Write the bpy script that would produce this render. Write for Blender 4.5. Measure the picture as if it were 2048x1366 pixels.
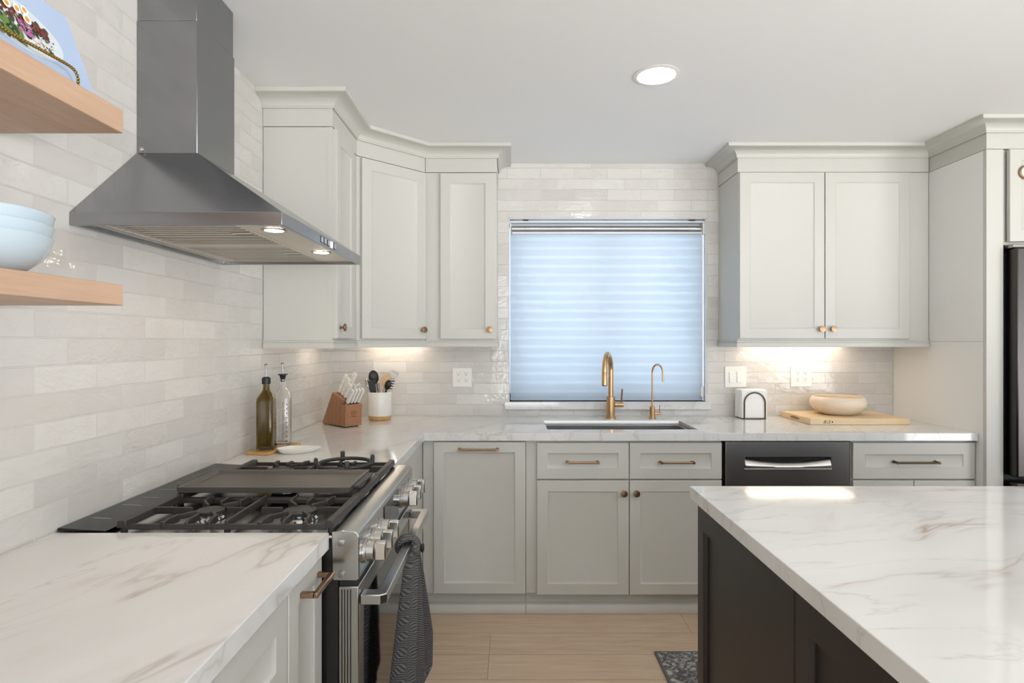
import bpy, bmesh, math, random
from mathutils import Vector, Matrix
R = math.radians
random.seed(7)
for o in list(bpy.data.objects):
    bpy.data.objects.remove(o)
SC = bpy.context.scene
COL = SC.collection

# ------------------------------------------------------------------ camera, world, exposure
EYE = 1.37
FPX = 1180.0
cam = bpy.data.cameras.new('camera')
cam.sensor_width = 36.0
cam.lens = 36.0 * FPX / 2048.0
cam.clip_start = 0.02
camo = bpy.data.objects.new('camera', cam)
COL.objects.link(camo)
camo.location = (0, 0, EYE)
camo.rotation_euler = (R(90), 0, 0)
SC.camera = camo
w = bpy.data.worlds.new('sky')
SC.world = w
w.use_nodes = True
bg = w.node_tree.nodes['Background']
# shaded sky overhead, added bright ground below the horizon as ceiling up-light
_t = w.node_tree
_g = _t.nodes.new('ShaderNodeTexCoord'); _s = _t.nodes.new('ShaderNodeSeparateXYZ'); _r = _t.nodes.new('ShaderNodeValToRGB')
_m = _t.nodes.new('ShaderNodeMath'); _m.operation = 'MULTIPLY_ADD'; _m.inputs[1].default_value = .5; _m.inputs[2].default_value = .5
_t.links.new(_g.outputs['Generated'], _s.inputs[0]); _t.links.new(_s.outputs[2], _m.inputs[0]); _t.links.new(_m.outputs[0], _r.inputs[0])
_e = _r.color_ramp.elements
_e[0].position = .46; _e[0].color = (.98, .985, .985, 1)
_e[1].position = .54; _e[1].color = (.19, .24, .29, 1)
# the side yard beyond the sink window (+Y) lies in even, bluish shade
_y = _t.nodes.new('ShaderNodeMapRange'); _y.inputs[1].default_value = .05; _y.inputs[2].default_value = .35
_x = _t.nodes.new('ShaderNodeMix'); _x.data_type = 'RGBA'; _x.inputs[7].default_value = (.50, .60, .70, 1)
_t.links.new(_s.outputs[1], _y.inputs[0]); _t.links.new(_y.outputs[0], _x.inputs[0]); _t.links.new(_r.outputs[0], _x.inputs[6])
_t.links.new(_x.outputs[2], bg.inputs[0])
bg.inputs[1].default_value = 11.5
SC.view_settings.view_transform = 'Standard'
SC.view_settings.look = 'None'
SC.view_settings.gamma = 1
SC.view_settings.use_curve_mapping = False
SC.view_settings.exposure = -0.13
CEIL_E, UNDER_E, HOOD_E = 38.0, 6.4, 190.0

# room constants (metres; camera at X=0, Y=0 looking along +Y)
WX = -1.094      # left wall
WY = 3.60        # back wall
CZ = 2.455       # ceiling
CT = 0.914       # counter top
CB = 0.874       # counter underside
RX, RY = 4.3, -3.4
WIN = (-0.021, 1.187, 1.004, 2.1235)

def portal(loc, rot, sx, sy):
    l = bpy.data.lights.new('window_portal', 'AREA')
    l.shape = 'RECTANGLE'; l.size = sx; l.size_y = sy
    l.cycles.is_portal = True
    o = bpy.data.objects.new('window_portal', l); COL.objects.link(o)
    o.location = loc; o.rotation_euler = rot
portal(((WIN[0]+WIN[1])/2, WY+.19, (WIN[2]+WIN[3])/2), (R(-90), 0, 0), 1.2, 1.1)
portal((1.6, RY-.19, 1.15), (R(90), 0, 0), 3.6, 2.0)
portal((RX+.19, -1.15, 1.15), (0, R(90), 0), 2.0, 3.1)

# ------------------------------------------------------------------ materials
def S(r, g, b):
    f = lambda c: c/12.92 if c <= .04045 else ((c+.055)/1.055)**2.4
    return (f(r/255), f(g/255), f(b/255), 1)

class NT:
    def __init__(s, name):
        s.m = bpy.data.materials.new(name); s.m.use_nodes = True
        s.t = s.m.node_tree; s.b = s.t.nodes['Principled BSDF']; s.out = s.t.nodes['Material Output']
    def n(s, typ, props=None, **inp):
        nd = s.t.nodes.new(typ)
        for k, v in (props or {}).items(): setattr(nd, k, v)
        for k, v in inp.items(): s.set(nd, k, v)
        return nd
    def set(s, nd, k, v):
        key = int(k[1:]) if k[0] == 'i' and k[1:].isdigit() else k.replace('_', ' ')
        sock = nd.inputs[key]
        if isinstance(v, bpy.types.NodeSocket): s.t.links.new(v, sock)
        else: sock.default_value = v
    def math(s, op, a, b=0.0, clamp=False):
        nd = s.n('ShaderNodeMath', {'operation': op, 'use_clamp': clamp}, i0=a, i1=b); return nd.outputs[0]
    def mix(s, f, a, b, blend='MIX'):
        nd = s.n('ShaderNodeMix', {'data_type': 'RGBA', 'blend_type': blend})
        s.set(nd, 'i0', f); s.set(nd, 'i6', a); s.set(nd, 'i7', b); return nd.outputs[2]
    def ramp(s, fac, stops):
        nd = s.n('ShaderNodeValToRGB', None, Fac=fac); e = nd.color_ramp.elements
        while len(e) < len(stops): e.new(.5)
        for k, (p, c) in enumerate(stops):
            e[k].position = p; e[k].color = c if not isinstance(c, (int, float)) else (c, c, c, 1)
        return nd.outputs[0]
    def pos(s): return s.n('ShaderNodeNewGeometry').outputs['Position']
    def obj(s): return s.n('ShaderNodeTexCoord').outputs['Object']
    def mapp(s, vec, loc=(0,0,0), rot=(0,0,0), scale=(1,1,1)):
        return s.n('ShaderNodeMapping', None, Vector=vec, Location=loc, Rotation=rot, Scale=scale).outputs[0]
    def noise(s, vec, scale, detail=2, rough=.5, dist=0.0, dims='3D', w=None):
        nd = s.n('ShaderNodeTexNoise', {'noise_dimensions': dims}, Vector=vec, Scale=scale, Detail=detail, Roughness=rough, Distortion=dist)
        if w is not None: s.set(nd, 'W', w)
        return nd.outputs[0]
    def bump(s, h, strength=.2, dist=.01):
        s.set(s.b, 'Normal', s.n('ShaderNodeBump', None, Height=h, Strength=strength, Distance=dist).outputs[0])
    def p(s, **kw):
        for k, v in kw.items(): s.set(s.b, k, v)
        return s

def simple(name, col, rough=.5, metal=0.0, var=.04, nscale=6.0, **kw):
    t = NT(name)
    n = t.noise(t.obj(), nscale, 3)
    dark = tuple(c*(1-var) for c in col[:3]) + (1,)
    lite = tuple(min(1, c*(1+var)) for c in col[:3]) + (1,)
    t.p(Base_Color=t.mix(n, dark, lite), Roughness=rough, Metallic=metal, **kw)
    return t.m

def emit(name, col, strength):
    t = NT(name); t.p(Base_Color=(0.9, 0.9, 0.9, 1), Emission_Color=col, Emission_Strength=strength); return t.m

M = {}
M['paint'] = simple('cabinet_paint', S(203, 201.5, 194.5), .42, var=.01)
M['white_paint'] = simple('wall_paint', S(236, 235, 232), .6, var=.008)
M['ceiling'] = simple('ceiling_paint', S(244, 244, 243), .8, var=.004)
M['dark_paint'] = simple('island_paint', S(42, 37, 33), .42, var=.04)
M['gap'] = simple('shadow_gap', S(30, 28, 26), .7)
M['black'] = simple('black_enamel', S(26, 25, 24), .28, var=.1)
M['black_plastic'] = simple('black_plastic', S(24, 24, 24), .4)
M['iron'] = simple('cast_iron', S(46, 43, 40), .45, var=.12, nscale=60)
M['griddle'] = simple('griddle_coat', S(84, 79, 74), .42, var=.05)
M['brass'] = simple('brushed_brass', S(206, 168, 124), .28, 1.0, var=.05, nscale=40)
M['bronze'] = simple('champagne_bronze', S(156, 128, 102), .34, 1.0, var=.05, nscale=40)
M['dark_bronze'] = simple('dark_bronze', S(92, 78, 64), .35, 1.0, var=.05)
M['chrome'] = simple('polished_steel', S(205, 205, 205), .14, 1.0)
M['white_plastic'] = simple('white_plastic', S(240, 238, 232), .35, var=.01)
M['porcelain'] = simple('white_ceramic', S(238, 235, 228), .15, var=.01)
M['bowl_blue'] = simple('pale_blue_glaze', S(196, 212, 222), .12, var=.02)
M['napkin'] = simple('paper_napkin', S(246, 245, 242), .9, var=.02, nscale=80)
M['knife_white'] = simple('white_handle', S(236, 232, 224), .3, var=.01)
M['ink'] = simple('dark_ink', S(58, 38, 24), .6)
M['gasket'] = simple('black_gasket', S(12, 12, 12), .5)
M['glass_black'] = simple('black_glass', S(20, 20, 22), .06)
M['vinyl'] = simple('white_vinyl', S(225, 228, 232), .4)
M['cover_blue'] = simple('cover_paper', S(176, 196, 226), .35, var=.05)
M['gold'] = simple('gold_wire', S(150, 122, 62), .3, 1.0, var=.1, nscale=80)
for k, c in {'leaf': (94, 130, 52), 'leaf_dark': (40, 56, 34), 'egg': (245, 243, 236), 'yolk': (226, 150, 44), 'onion': (178, 96, 150),
             'meat': (112, 48, 36), 'plate': (214, 222, 228), 'cheese': (226, 220, 214)}.items():
    M['print_'+k] = simple('print_'+k, S(*c), .4, var=.1, nscale=60)
M['led_warm'] = emit('led_diffuser', (1.0, .83, .64, 1), UNDER_E)
M['led_hood'] = emit('hood_lamp', (1.0, .82, .62, 1), HOOD_E)
M['led_ceiling'] = emit('ceiling_lamp', (1.0, .97, .93, 1), CEIL_E)
M['led_blue'] = emit('display_blue', (.25, .3, 1.0, 1), .9)

def steel(name, col, rough, axis=0, aniso_scale=140):
    t = NT(name); sc = [6, 6, 6]; sc = [aniso_scale]*3; sc[axis] = 4
    n = t.noise(t.mapp(t.obj(), scale=tuple(sc)), 1.0, 2)
    lo = tuple(c*.95 for c in col[:3])+(1,)
    t.p(Base_Color=t.mix(n, lo, col), Metallic=1.0, Roughness=t.math('MULTIPLY_ADD', n, .05))
    t.b.inputs['Roughness'].links[0].from_node.inputs[2].default_value = rough-.04
    return t.m
M['steel'] = steel('brushed_steel', S(188, 186, 183), .24, 0)
M['steel_y'] = steel('brushed_steel_lengthwise', S(190, 189, 187), .24, 1)
M['steel_hood'] = steel('hood_steel', S(150, 151, 154), .22, 1)
M['steel_under_lit'] = steel('hood_underside_lit_steel', S(222, 212, 200), .36, 0)  # lighter, warmer copy of the hood steel; reflected light put into its colour
M['steel_dark'] = steel('dark_steel', S(164, 160, 157), .32, 2)
M['steel_fridge'] = steel('black_stainless', S(78, 75, 73), .3, 2)
M['steel_sink'] = steel('sink_steel', S(186, 183, 180), .3, 0)

def wood(name, c1, c2, axis, scale=1.0, rough=.45, rot=(0,0,0)):
    t = NT(name)
    st = [14*scale, 14*scale, 14*scale]; st[axis] = 1.1*scale
    v = t.mapp(t.obj(), rot=rot, scale=tuple(st))
    a = t.noise(v, 1.0, 4, .6, .8)
    b = t.noise(v, 7.0, 3, .6)
    f = t.math('ADD', t.math('MULTIPLY', a, .75), t.math('MULTIPLY', b, .3))
    t.p(Base_Color=t.ramp(f, [(.3, c1), (.75, c2)]), Roughness=rough)
    t.bump(b, .05, .002)
    return t.m
M['oak'] = wood('light_oak', S(180, 142, 114), S(211, 180, 154), 1)
M['oak_x'] = wood('maple_board', S(218, 186, 142), S(238, 214, 176), 0)
M['bowl_wood'] = wood('pale_bowl_wood', S(222, 200, 172), S(240, 226, 206), 0, .6, .35, (0.3, .5, .6))
M['cherry'] = wood('cherry_wood', S(140, 94, 66), S(180, 128, 92), 2, 1.6)
M['bamboo'] = wood('bamboo', S(196, 146, 84), S(222, 178, 116), 1, 1.5)
M['spoon_wood'] = wood('beech_spoon', S(206, 166, 120), S(228, 194, 152), 2, 2)

def tile_mat(name, axis, x0):
    t = NT(name)
    sp = t.n('ShaderNodeSeparateXYZ', None, Vector=t.pos())
    u = t.math('ADD', sp.outputs[axis], 20.44 - x0)
    v = t.math('ADD', sp.outputs[2], 6.56 - .9194)
    # slightly wobbly hand-made edges
    wob = t.noise(t.pos(), 22.0, 2)
    v2 = t.math('ADD', v, t.math('MULTIPLY', t.math('SUBTRACT', wob, .5), .0035))
    vec = t.n('ShaderNodeCombineXYZ', None, X=u, Y=v2).outputs[0]
    br = t.n('ShaderNodeTexBrick', {'offset': .5, 'offset_frequency': 2}, Vector=vec, Scale=1.0,
             Brick_Width=.2044, Row_Height=.0656, Mortar_Size=.0017, Mortar_Smooth=.3, Bias=0.0,
             Color1=(0,0,0,1), Color2=(1,1,1,1), Mortar=(.5,.5,.5,1))
    tint, fac = br.outputs['Color'], br.outputs['Fac']
    wv = t.math('MULTIPLY', tint, 37.0)
    cloud = t.noise(t.mapp(vec, scale=(1, 1.8, 1)), 12.0, 4, .6, .6, '4D', wv)
    base = t.mix(tint, S(206, 202, 197), S(221, 218, 213))
    base = t.mix(t.math('MULTIPLY', t.ramp(cloud, [(.5, 0), (.8, 1)]), .22), base, S(184, 177, 168))
    col = t.mix(fac, base, S(222, 219, 213))
    wav = t.noise(t.mapp(vec, scale=(1, 1.5, 1)), 15.0, 3, .55, .4, '4D', wv)
    amp = t.math('MULTIPLY_ADD', t.math('POWER', t.math('FRACT', t.math('MULTIPLY', tint, 7.3)), 2.2), .0060)
    amp.node.inputs[2].default_value = .0016
    h = t.math('SUBTRACT', t.math('MULTIPLY', wav, amp), t.math('MULTIPLY', fac, .0015))
    t.p(Base_Color=col, Roughness=t.math('MULTIPLY_ADD', fac, .5), Specular_IOR_Level=.5)
    t.b.inputs['Roughness'].links[0].from_node.inputs[2].default_value = .09
    t.bump(h, 1.0, 1.0)
    return t.m
M['tile_left'] = tile_mat('glazed_tile_left', 1, 1.3505)
M['tile_back'] = tile_mat('glazed_tile_back', 0, 1.298)

def quartz(name, ang, seed, gold=.35, strength=1.0, wobble=.22):
    t = NT(name)
    p = t.mapp(t.pos(), loc=(seed, seed*.7, 0), rot=(0, 0, R(ang)))
    wob = t.n('ShaderNodeTexNoise', None, Vector=p, Scale=1.6, Detail=3).outputs[1]
    pw = t.mix(wobble, p, wob, 'ADD')
    q = t.mapp(pw, scale=(.55, 2.3, 1.2))
    n1 = t.noise(q, 1.25, 5, .52, .25)
    n2 = t.noise(t.mapp(q, loc=(5, 3, 1)), 2.6, 6, .55, .4)
    msk = t.ramp(t.noise(p, 2.2, 2), [(.42, 0), (.62, 1)])
    mg = t.ramp(t.noise(t.mapp(p, loc=(9, 2, 4)), 3.0, 2), [(.54, 0), (.66, 1)])
    r1 = t.math('ABSOLUTE', t.math('SUBTRACT', n1, .5))
    r2 = t.math('ABSOLUTE', t.math('SUBTRACT', n2, .5))
    fine = t.ramp(r1, [(0, 1), (.007, .3), (.022, 0)])
    soft = t.ramp(r1, [(0, 1), (.12, 0)])
    fine2 = t.ramp(r2, [(0, 1), (.006, .3), (.022, 0)])
    cloud = t.ramp(t.noise(q, 1.1, 3), [(.45, 0), (.8, 1)])
    base = t.mix(t.math('MULTIPLY', cloud, .35), S(226, 225, 223), S(206, 205, 202))
    c = t.mix(t.math('MULTIPLY', soft, .10*strength), base, S(176, 168, 158))
    c = t.mix(t.math('MULTIPLY', t.math('MULTIPLY', fine, msk), .5*strength), c, S(150, 138, 122))
    c = t.mix(t.math('MULTIPLY', t.math('MULTIPLY', fine2, t.math('SUBTRACT', 1.0, msk)), .32*strength), c, S(150, 140, 128))
    c = t.mix(t.math('MULTIPLY', t.math('MULTIPLY', fine, mg), gold), c, S(160, 112, 72))
    t.p(Base_Color=c, Roughness=.07, Specular_IOR_Level=.5)
    return t.m
M['quartz'] = quartz('quartz_counter', -64, 2.9, .12, .85, .14)
M['quartz_island'] = quartz('quartz_island', -14, 7.3, .5, .9)

t = NT('oak_plank_floor')
vec = t.mapp(t.pos(), loc=(3.1, 4.07, 0))
br = t.n('ShaderNodeTexBrick', {'offset': .37, 'offset_frequency': 3}, Vector=vec, Scale=1.0, Brick_Width=1.5, Row_Height=.19,
         Mortar_Size=.0012, Mortar_Smooth=.1, Color1=(0,0,0,1), Color2=(1,1,1,1), Mortar=(.4,.4,.4,1))
g = t.noise(t.mapp(vec, scale=(1.2, 16, 1)), 3.0, 6, .62, 1.2, '4D', t.math('MULTIPLY', br.outputs[0], 23.0))
c = t.ramp(g, [(.3, S(188, 162, 136)), (.7, S(216, 193, 167))])
c = t.mix(t.math('MULTIPLY', br.outputs[0], .35), c, S(224, 202, 176))
c = t.mix(br.outputs[1], c, S(140, 112, 88))
t.p(Base_Color=c, Roughness=.42); t.bump(g, .06, .002)
M['floor'] = t.m

t = NT('woven_rug')
o_ = t.pos()
a = t.noise(o_, 55, 4, .7, 1.5); b = t.noise(o_, 9, 3, .6, 2.0)
v = t.n('ShaderNodeTexVoronoi', {'feature': 'DISTANCE_TO_EDGE'}, Vector=o_, Scale=26.0).outputs[0]
f = t.math('ADD', t.math('MULTIPLY', a, .7), t.math('ADD', t.math('MULTIPLY', b, .3), t.math('MULTIPLY', v, .5)))
t.p(Base_Color=t.ramp(f, [(.5, S(88, 88, 90)), (.56, S(120, 119, 119)), (.66, S(186, 184, 180))]), Roughness=.95)
t.bump(a, .5, .004)
M['rug'] = t.m
M['rug_edge'] = simple('rug_binding', S(104, 104, 106), .95, var=.1, nscale=200)

t = NT('woven_towel')
o_ = t.obj()
sp = t.n('ShaderNodeSeparateXYZ', None, Vector=o_)
zig = t.math('PINGPONG', t.math('MULTIPLY', sp.outputs[1], 1.0), .009)
ph = t.math('ADD', t.math('MULTIPLY', zig, 800.0), t.math('MULTIPLY', sp.outputs[2], 920.0))
wv = t.math('SINE', ph)
t.p(Base_Color=t.mix(t.math('MULTIPLY_ADD', wv, .5), S(62, 62, 64), S(116, 114, 112)), Roughness=.95)
t.b.inputs['Base Color'].links[0].from_node.inputs[0].links[0].from_node.inputs[2].default_value = .5
t.bump(wv, .5, .002)
M['towel'] = t.m

def glass(name, col, rough=.02, thin=False):
    t = NT(name); t.p(Base_Color=col, Transmission_Weight=1.0, Roughness=rough, IOR=1.45); return t.m
M['glass_green'] = glass('olive_green_glass', S(176, 158, 84))
M['glass_clear'] = glass('clear_glass', (1, 1, 1, 1))
t = NT('window_glass')
t.p(Base_Color=(1, 1, 1, 1), Transmission_Weight=1.0, Roughness=0.0, IOR=1.02)
M['pane'] = t.m

# translucent woven shade with alternating denser bands
t = NT('shade_fabric')
sp = t.n('ShaderNodeSeparateXYZ', None, Vector=t.pos())
wv = t.math('SINE', t.math('MULTIPLY', sp.outputs[2], 2*math.pi/.0552))
band = t.ramp(wv, [(.2, 0), (.9, 1)])
tc = t.mix(band, S(182, 186, 190), S(188, 195, 200))
d = t.n('ShaderNodeBsdfDiffuse', None, Color=S(214, 216, 220))
tr = t.n('ShaderNodeBsdfTranslucent', None, Color=tc)
mx = t.n('ShaderNodeMixShader', None, Fac=.62); t.set(mx, 'i1', d.outputs[0]); t.set(mx, 'i2', tr.outputs[0])
t.t.links.new(mx.outputs[0], t.out.inputs[0])
M['shade'] = t.m

# ------------------------------------------------------------------ mesh builder
class MB:
    def __init__(s, M_=None):
        s.bm = bmesh.new(); s.M = M_ or Matrix(); s.mi = 0
    def v(s, co): return s.bm.verts.new(s.M @ Vector(co))
    def f(s, vs):
        try:
            fc = s.bm.faces.new(vs); fc.material_index = s.mi; return fc
        except ValueError: return None
    def box(s, x0, x1, y0, y1, z0, z1):
        c = [s.v((x, y, z)) for z in (z0, z1) for x, y in ((x0, y0), (x1, y0), (x1, y1), (x0, y1))]
        for q in ((3,2,1,0), (4,5,6,7), (0,1,5,4), (1,2,6,5), (2,3,7,6), (3,0,4,7)): s.f([c[k] for k in q])
        return s
    def loft(s, rings, closed=True, cap=True):
        vs = [[s.v(p) for p in r] for r in rings]; n = len(vs[0])
        for a, b in zip(vs, vs[1:]):
            for k in range(n if closed else n-1):
                s.f([a[k], a[(k+1) % n], b[(k+1) % n], b[k]])
        if cap and closed: s.f(vs[0][::-1]); s.f(vs[-1])
        return s
    def prism(s, poly, a0, a1, axis='z'):
        mk = {'z': lambda p, a: (p[0], p[1], a), 'y': lambda p, a: (p[0], a, p[1]), 'x': lambda p, a: (a, p[0], p[1])}[axis]
        return s.loft([[mk(p, a0) for p in poly], [mk(p, a1) for p in poly]])
    def tube(s, pts, r, n=12, closed=False, cap=True, flat=None):
        P = [Vector(p) for p in pts]; N = len(P); rs = r if isinstance(r, (list, tuple)) else [r]*N
        T = []
        for k in range(N):
            a = P[(k-1) % N] if (closed or k > 0) else P[k]; b = P[(k+1) % N] if (closed or k < N-1) else P[k]
            T.append((b-a).normalized())
        up = Vector((0, 0, 1)) if abs(T[0].z) < .9 else Vector((1, 0, 0))
        nrm = (up - T[0]*up.dot(T[0])).normalized(); rings = []
        for k in range(N):
            nrm = (nrm - T[k]*nrm.dot(T[k])).normalized(); bn = T[k].cross(nrm)
            fx, fy = (flat or (1, 1))
            rings.append([P[k] + (nrm*math.cos(2*math.pi*j/n)*fx + bn*math.sin(2*math.pi*j/n)*fy)*rs[k] for j in range(n)])
        if closed: rings.append(rings[0]); return s.loft(rings, cap=False)
        return s.loft(rings, cap=cap)
    def cyl(s, p0, p1, r0, r1=None, n=24):
        return s.tube([p0, p1], [r0, r0 if r1 is None else r1], n)
    def lathe(s, prof, c=(0, 0, 0), n=48, squash=(1, 1), ring=False):
        if ring: prof = list(prof)+[prof[0]]
        rings = [[(c[0]+r*math.cos(2*math.pi*k/n)*squash[0], c[1]+r*math.sin(2*math.pi*k/n)*squash[1], c[2]+z) for k in range(n)] for r, z in prof]
        return s.loft(rings, cap=not ring)
    def ball(s, c, r, sc=(1, 1, 1), n=12):
        m = [(max(1e-4, math.sin(math.pi*k/(n//2+1))), -math.cos(math.pi*k/(n//2+1))) for k in range(n//2+2)]
        return s.loft([[(c[0]+r*a*math.cos(2*math.pi*j/n)*sc[0], c[1]+r*a*math.sin(2*math.pi*j/n)*sc[1], c[2]+r*z*sc[2]) for j in range(n)] for a, z in m])
    def cells(s, xs, ys, z0, z1, inc):
        V = {}
        def g(i, j, k):
            if (i, j, k) not in V: V[(i, j, k)] = s.v((xs[i], ys[j], (z0, z1)[k]))
            return V[(i, j, k)]
        nx, ny = len(xs)-1, len(ys)-1
        ok = lambda i, j: 0 <= i < nx and 0 <= j < ny and inc(i, j)
        for i in range(nx):
            for j in range(ny):
                if not ok(i, j): continue
                s.f([g(i,j,1), g(i+1,j,1), g(i+1,j+1,1), g(i,j+1,1)]); s.f([g(i,j,0), g(i,j+1,0), g(i+1,j+1,0), g(i+1,j,0)])
                if not ok(i-1, j): s.f([g(i,j,0), g(i,j,1), g(i,j+1,1), g(i,j+1,0)])
                if not ok(i+1, j): s.f([g(i+1,j,0), g(i+1,j+1,0), g(i+1,j+1,1), g(i+1,j,1)])
                if not ok(i, j-1): s.f([g(i,j,0), g(i+1,j,0), g(i+1,j,1), g(i,j,1)])
                if not ok(i, j+1): s.f([g(i,j+1,0), g(i,j+1,1), g(i+1,j+1,1), g(i+1,j+1,0)])
        return s
    def door(s, w, h, t=.02, fr=.055, fz=None, bev=.012, dep=.008):
        """five-piece door: local x 0..w, z 0..h, back at y=0, front at y=-t"""
        fz = fz or fr
        def ring(ix, iz, y): return [s.v((ix, y, iz)), s.v((w-ix, y, iz)), s.v((w-ix, y, h-iz)), s.v((ix, y, h-iz))]
        e = .002
        rs = [ring(0, 0, 0), ring(0, 0, -t+e), ring(e, e, -t), ring(fr, fz, -t), ring(fr+.003, fz+.003, -t+.004), ring(fr+bev, fz+bev, -t+dep)]
        for a, b in zip(rs, rs[1:]):
            for k in range(4): s.f([a[k], a[(k+1) % 4], b[(k+1) % 4], b[k]])
        s.f(rs[0][::-1]); s.f(rs[-1]); return s
    def sweep(s, path, prof):
        """profile (out, z) swept along an XY path; out points to the right of travel, mitred"""
        P = [Vector(p) for p in path]; rings = []
        for k in range(len(P)):
            ds = []
            if k > 0: ds.append((P[k]-P[k-1]).normalized())
            if k < len(P)-1: ds.append((P[k+1]-P[k]).normalized())
            ns = [Vector((d.y, -d.x)) for d in ds]
            m = sum(ns, Vector((0, 0))).normalized(); m = m / max(.3, m.dot(ns[0]))
            rings.append([(P[k].x+m.x*o, P[k].y+m.y*o, z) for o, z in prof])
        return s.loft(rings)

def link(o): COL.objects.link(o); return o
BASE = {}
def thing(name, label, cat, loc, group=None):
    o = link(bpy.data.objects.new(name, None)); o.location = loc; o.empty_display_size = .05
    o['label'] = label; o['category'] = cat
    if group: o['group'] = group
    BASE[o.name] = Vector(loc); return o
def mk(name, mb, mats, parent=None, loc=None, bevel=0, seg=2, sharp=35, sub=0, solid=0):
    """one mesh object; geometry is given in world space and shifted to the base of its thing"""
    bm = mb.bm
    base = BASE[parent.name] if parent else Vector(loc or (0, 0, 0))
    bmesh.ops.recalc_face_normals(bm, faces=bm.faces[:])
    bmesh.ops.translate(bm, verts=bm.verts[:], vec=-base)
    me = bpy.data.meshes.new(name); bm.to_mesh(me); bm.free()
    for m in (mats if isinstance(mats, (list, tuple)) else [mats]): me.materials.append(m)
    me.shade_smooth(); me.set_sharp_from_angle(angle=R(sharp))
    o = link(bpy.data.objects.new(name, me))
    if parent: o.parent = parent
    else: o.location = base
    BASE[o.name] = base
    if solid:
        md = o.modifiers.new('thickness', 'SOLIDIFY'); md.thickness = solid; md.offset = 0
    if bevel:
        md = o.modifiers.new('bevel', 'BEVEL'); md.width = bevel; md.segments = seg; md.limit_method = 'ANGLE'; md.angle_limit = R(40)
        md.harden_normals = False
    if sub:
        md = o.modifiers.new('subdivision', 'SUBSURF'); md.levels = sub; md.render_levels = sub
    return o
def one(name, mb, mats, label, cat, loc=(0, 0, 0), group=None, **kw):
    o = mk(name, mb, mats, None, loc, **kw); o['label'] = label; o['category'] = cat
    if group: o['group'] = group
    return o
def struct(name, mb, mats, **kw):
    o = mk(name, mb, mats, **kw); o['kind'] = 'structure'; return o
def B(*a): return MB().box(*a)

# ------------------------------------------------------------------ room shell
struct('floor', B(WX-.2, RX+.2, RY-.2, WY+.2, -.06, 0), M['floor'])
struct('ceiling', B(WX-.2, RX+.2, RY-.2, WY+.2, CZ, CZ+.1), M['ceiling'])
struct('wall_left', B(WX-.2, WX, RY, WY+.2, 0, CZ), M['tile_left'])
mb = MB(Matrix(((1,0,0,0),(0,0,1,0),(0,1,0,0),(0,0,0,1))))     # cells in (x, z), extruded in y
mb.cells([WX, WIN[0], WIN[1], RX], [0, WIN[2], WIN[3], CZ], WY, WY+.2, lambda i, j: not (i == 1 and j == 1))
struct('wall_back', mb, M['tile_back'])
mb = MB(Matrix(((0,0,1,0),(1,0,0,0),(0,1,0,0),(0,0,0,1))))
mb.cells([RY, -2.7, .4, WY+.2], [0, .15, 2.15, CZ], RX, RX+.2, lambda i, j: not (i == 1 and j == 1))
struct('wall_right', mb, M['white_paint'])
mb = MB(Matrix(((1,0,0,0),(0,0,1,0),(0,1,0,0),(0,0,0,1))))
mb.cells([WX, -.2, 3.4, RX], [0, .15, 2.15, CZ], RY-.2, RY, lambda i, j: not (i == 1 and j == 1))
struct('wall_rear', mb, M['white_paint'])
# window over the sink: vinyl slider behind the shade
x0, x1, z0, z1 = WIN
mb = MB()
yf0, yf1 = WY+.135, WY+.18
for a in ((x0, x1, z0, z0+.04), (x0, x1, z1-.04, z1), (x0, x0+.04, z0, z1), (x1-.04, x1, z0, z1), (.575, .605, z0, z1)):
    mb.box(a[0], a[1], yf0, yf1, a[2], a[3])
wf = struct('window_1', mb, M['vinyl'], bevel=.003)
mk('pane', B(x0+.03, x1-.03, WY+.152, WY+.158, z0+.03, z1-.03), M['pane'], wf)
mb = MB()
mb.box(x0+.001, x0+.006, WY+.001, yf0, z0, z1); mb.box(x1-.006, x1-.001, WY+.001, yf0, z0, z1); mb.box(x0+.001, x1-.001, WY+.001, yf0, z1-.006, z1-.001)
struct('trim_2', mb, M['vinyl'])
struct('trim_1', B(-.045, 1.207, WY-.028, yf0, .958, z0), M['quartz'], bevel=.002)
# added unseen rear window, brings in daylight from behind the camera
mb = MB()
for a in ((-.2, 3.4, .15, .21), (-.2, 3.4, 2.09, 2.15), (-.2, -.14, .15, 2.15), (3.34, 3.4, .15, 2.15), (1.57, 1.63, .15, 2.15)):
    mb.box(a[0], a[1], RY-.14, RY-.08, a[2], a[3])
wr = struct('added_window_2', mb, M['vinyl'], bevel=.003)

mb = MB()
for a in ((-2.7, .4, .15, .21), (-2.7, .4, 2.09, 2.15), (-2.7, -2.64, .15, 2.15), (.34, .4, .15, 2.15), (-1.18, -1.12, .15, 2.15)):
    mb.box(RX+.08, RX+.14, a[0], a[1], a[2], a[3])
struct('added_window_3', mb, M['vinyl'], bevel=.003)  # added unseen window in the right wall for more daylight

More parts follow.
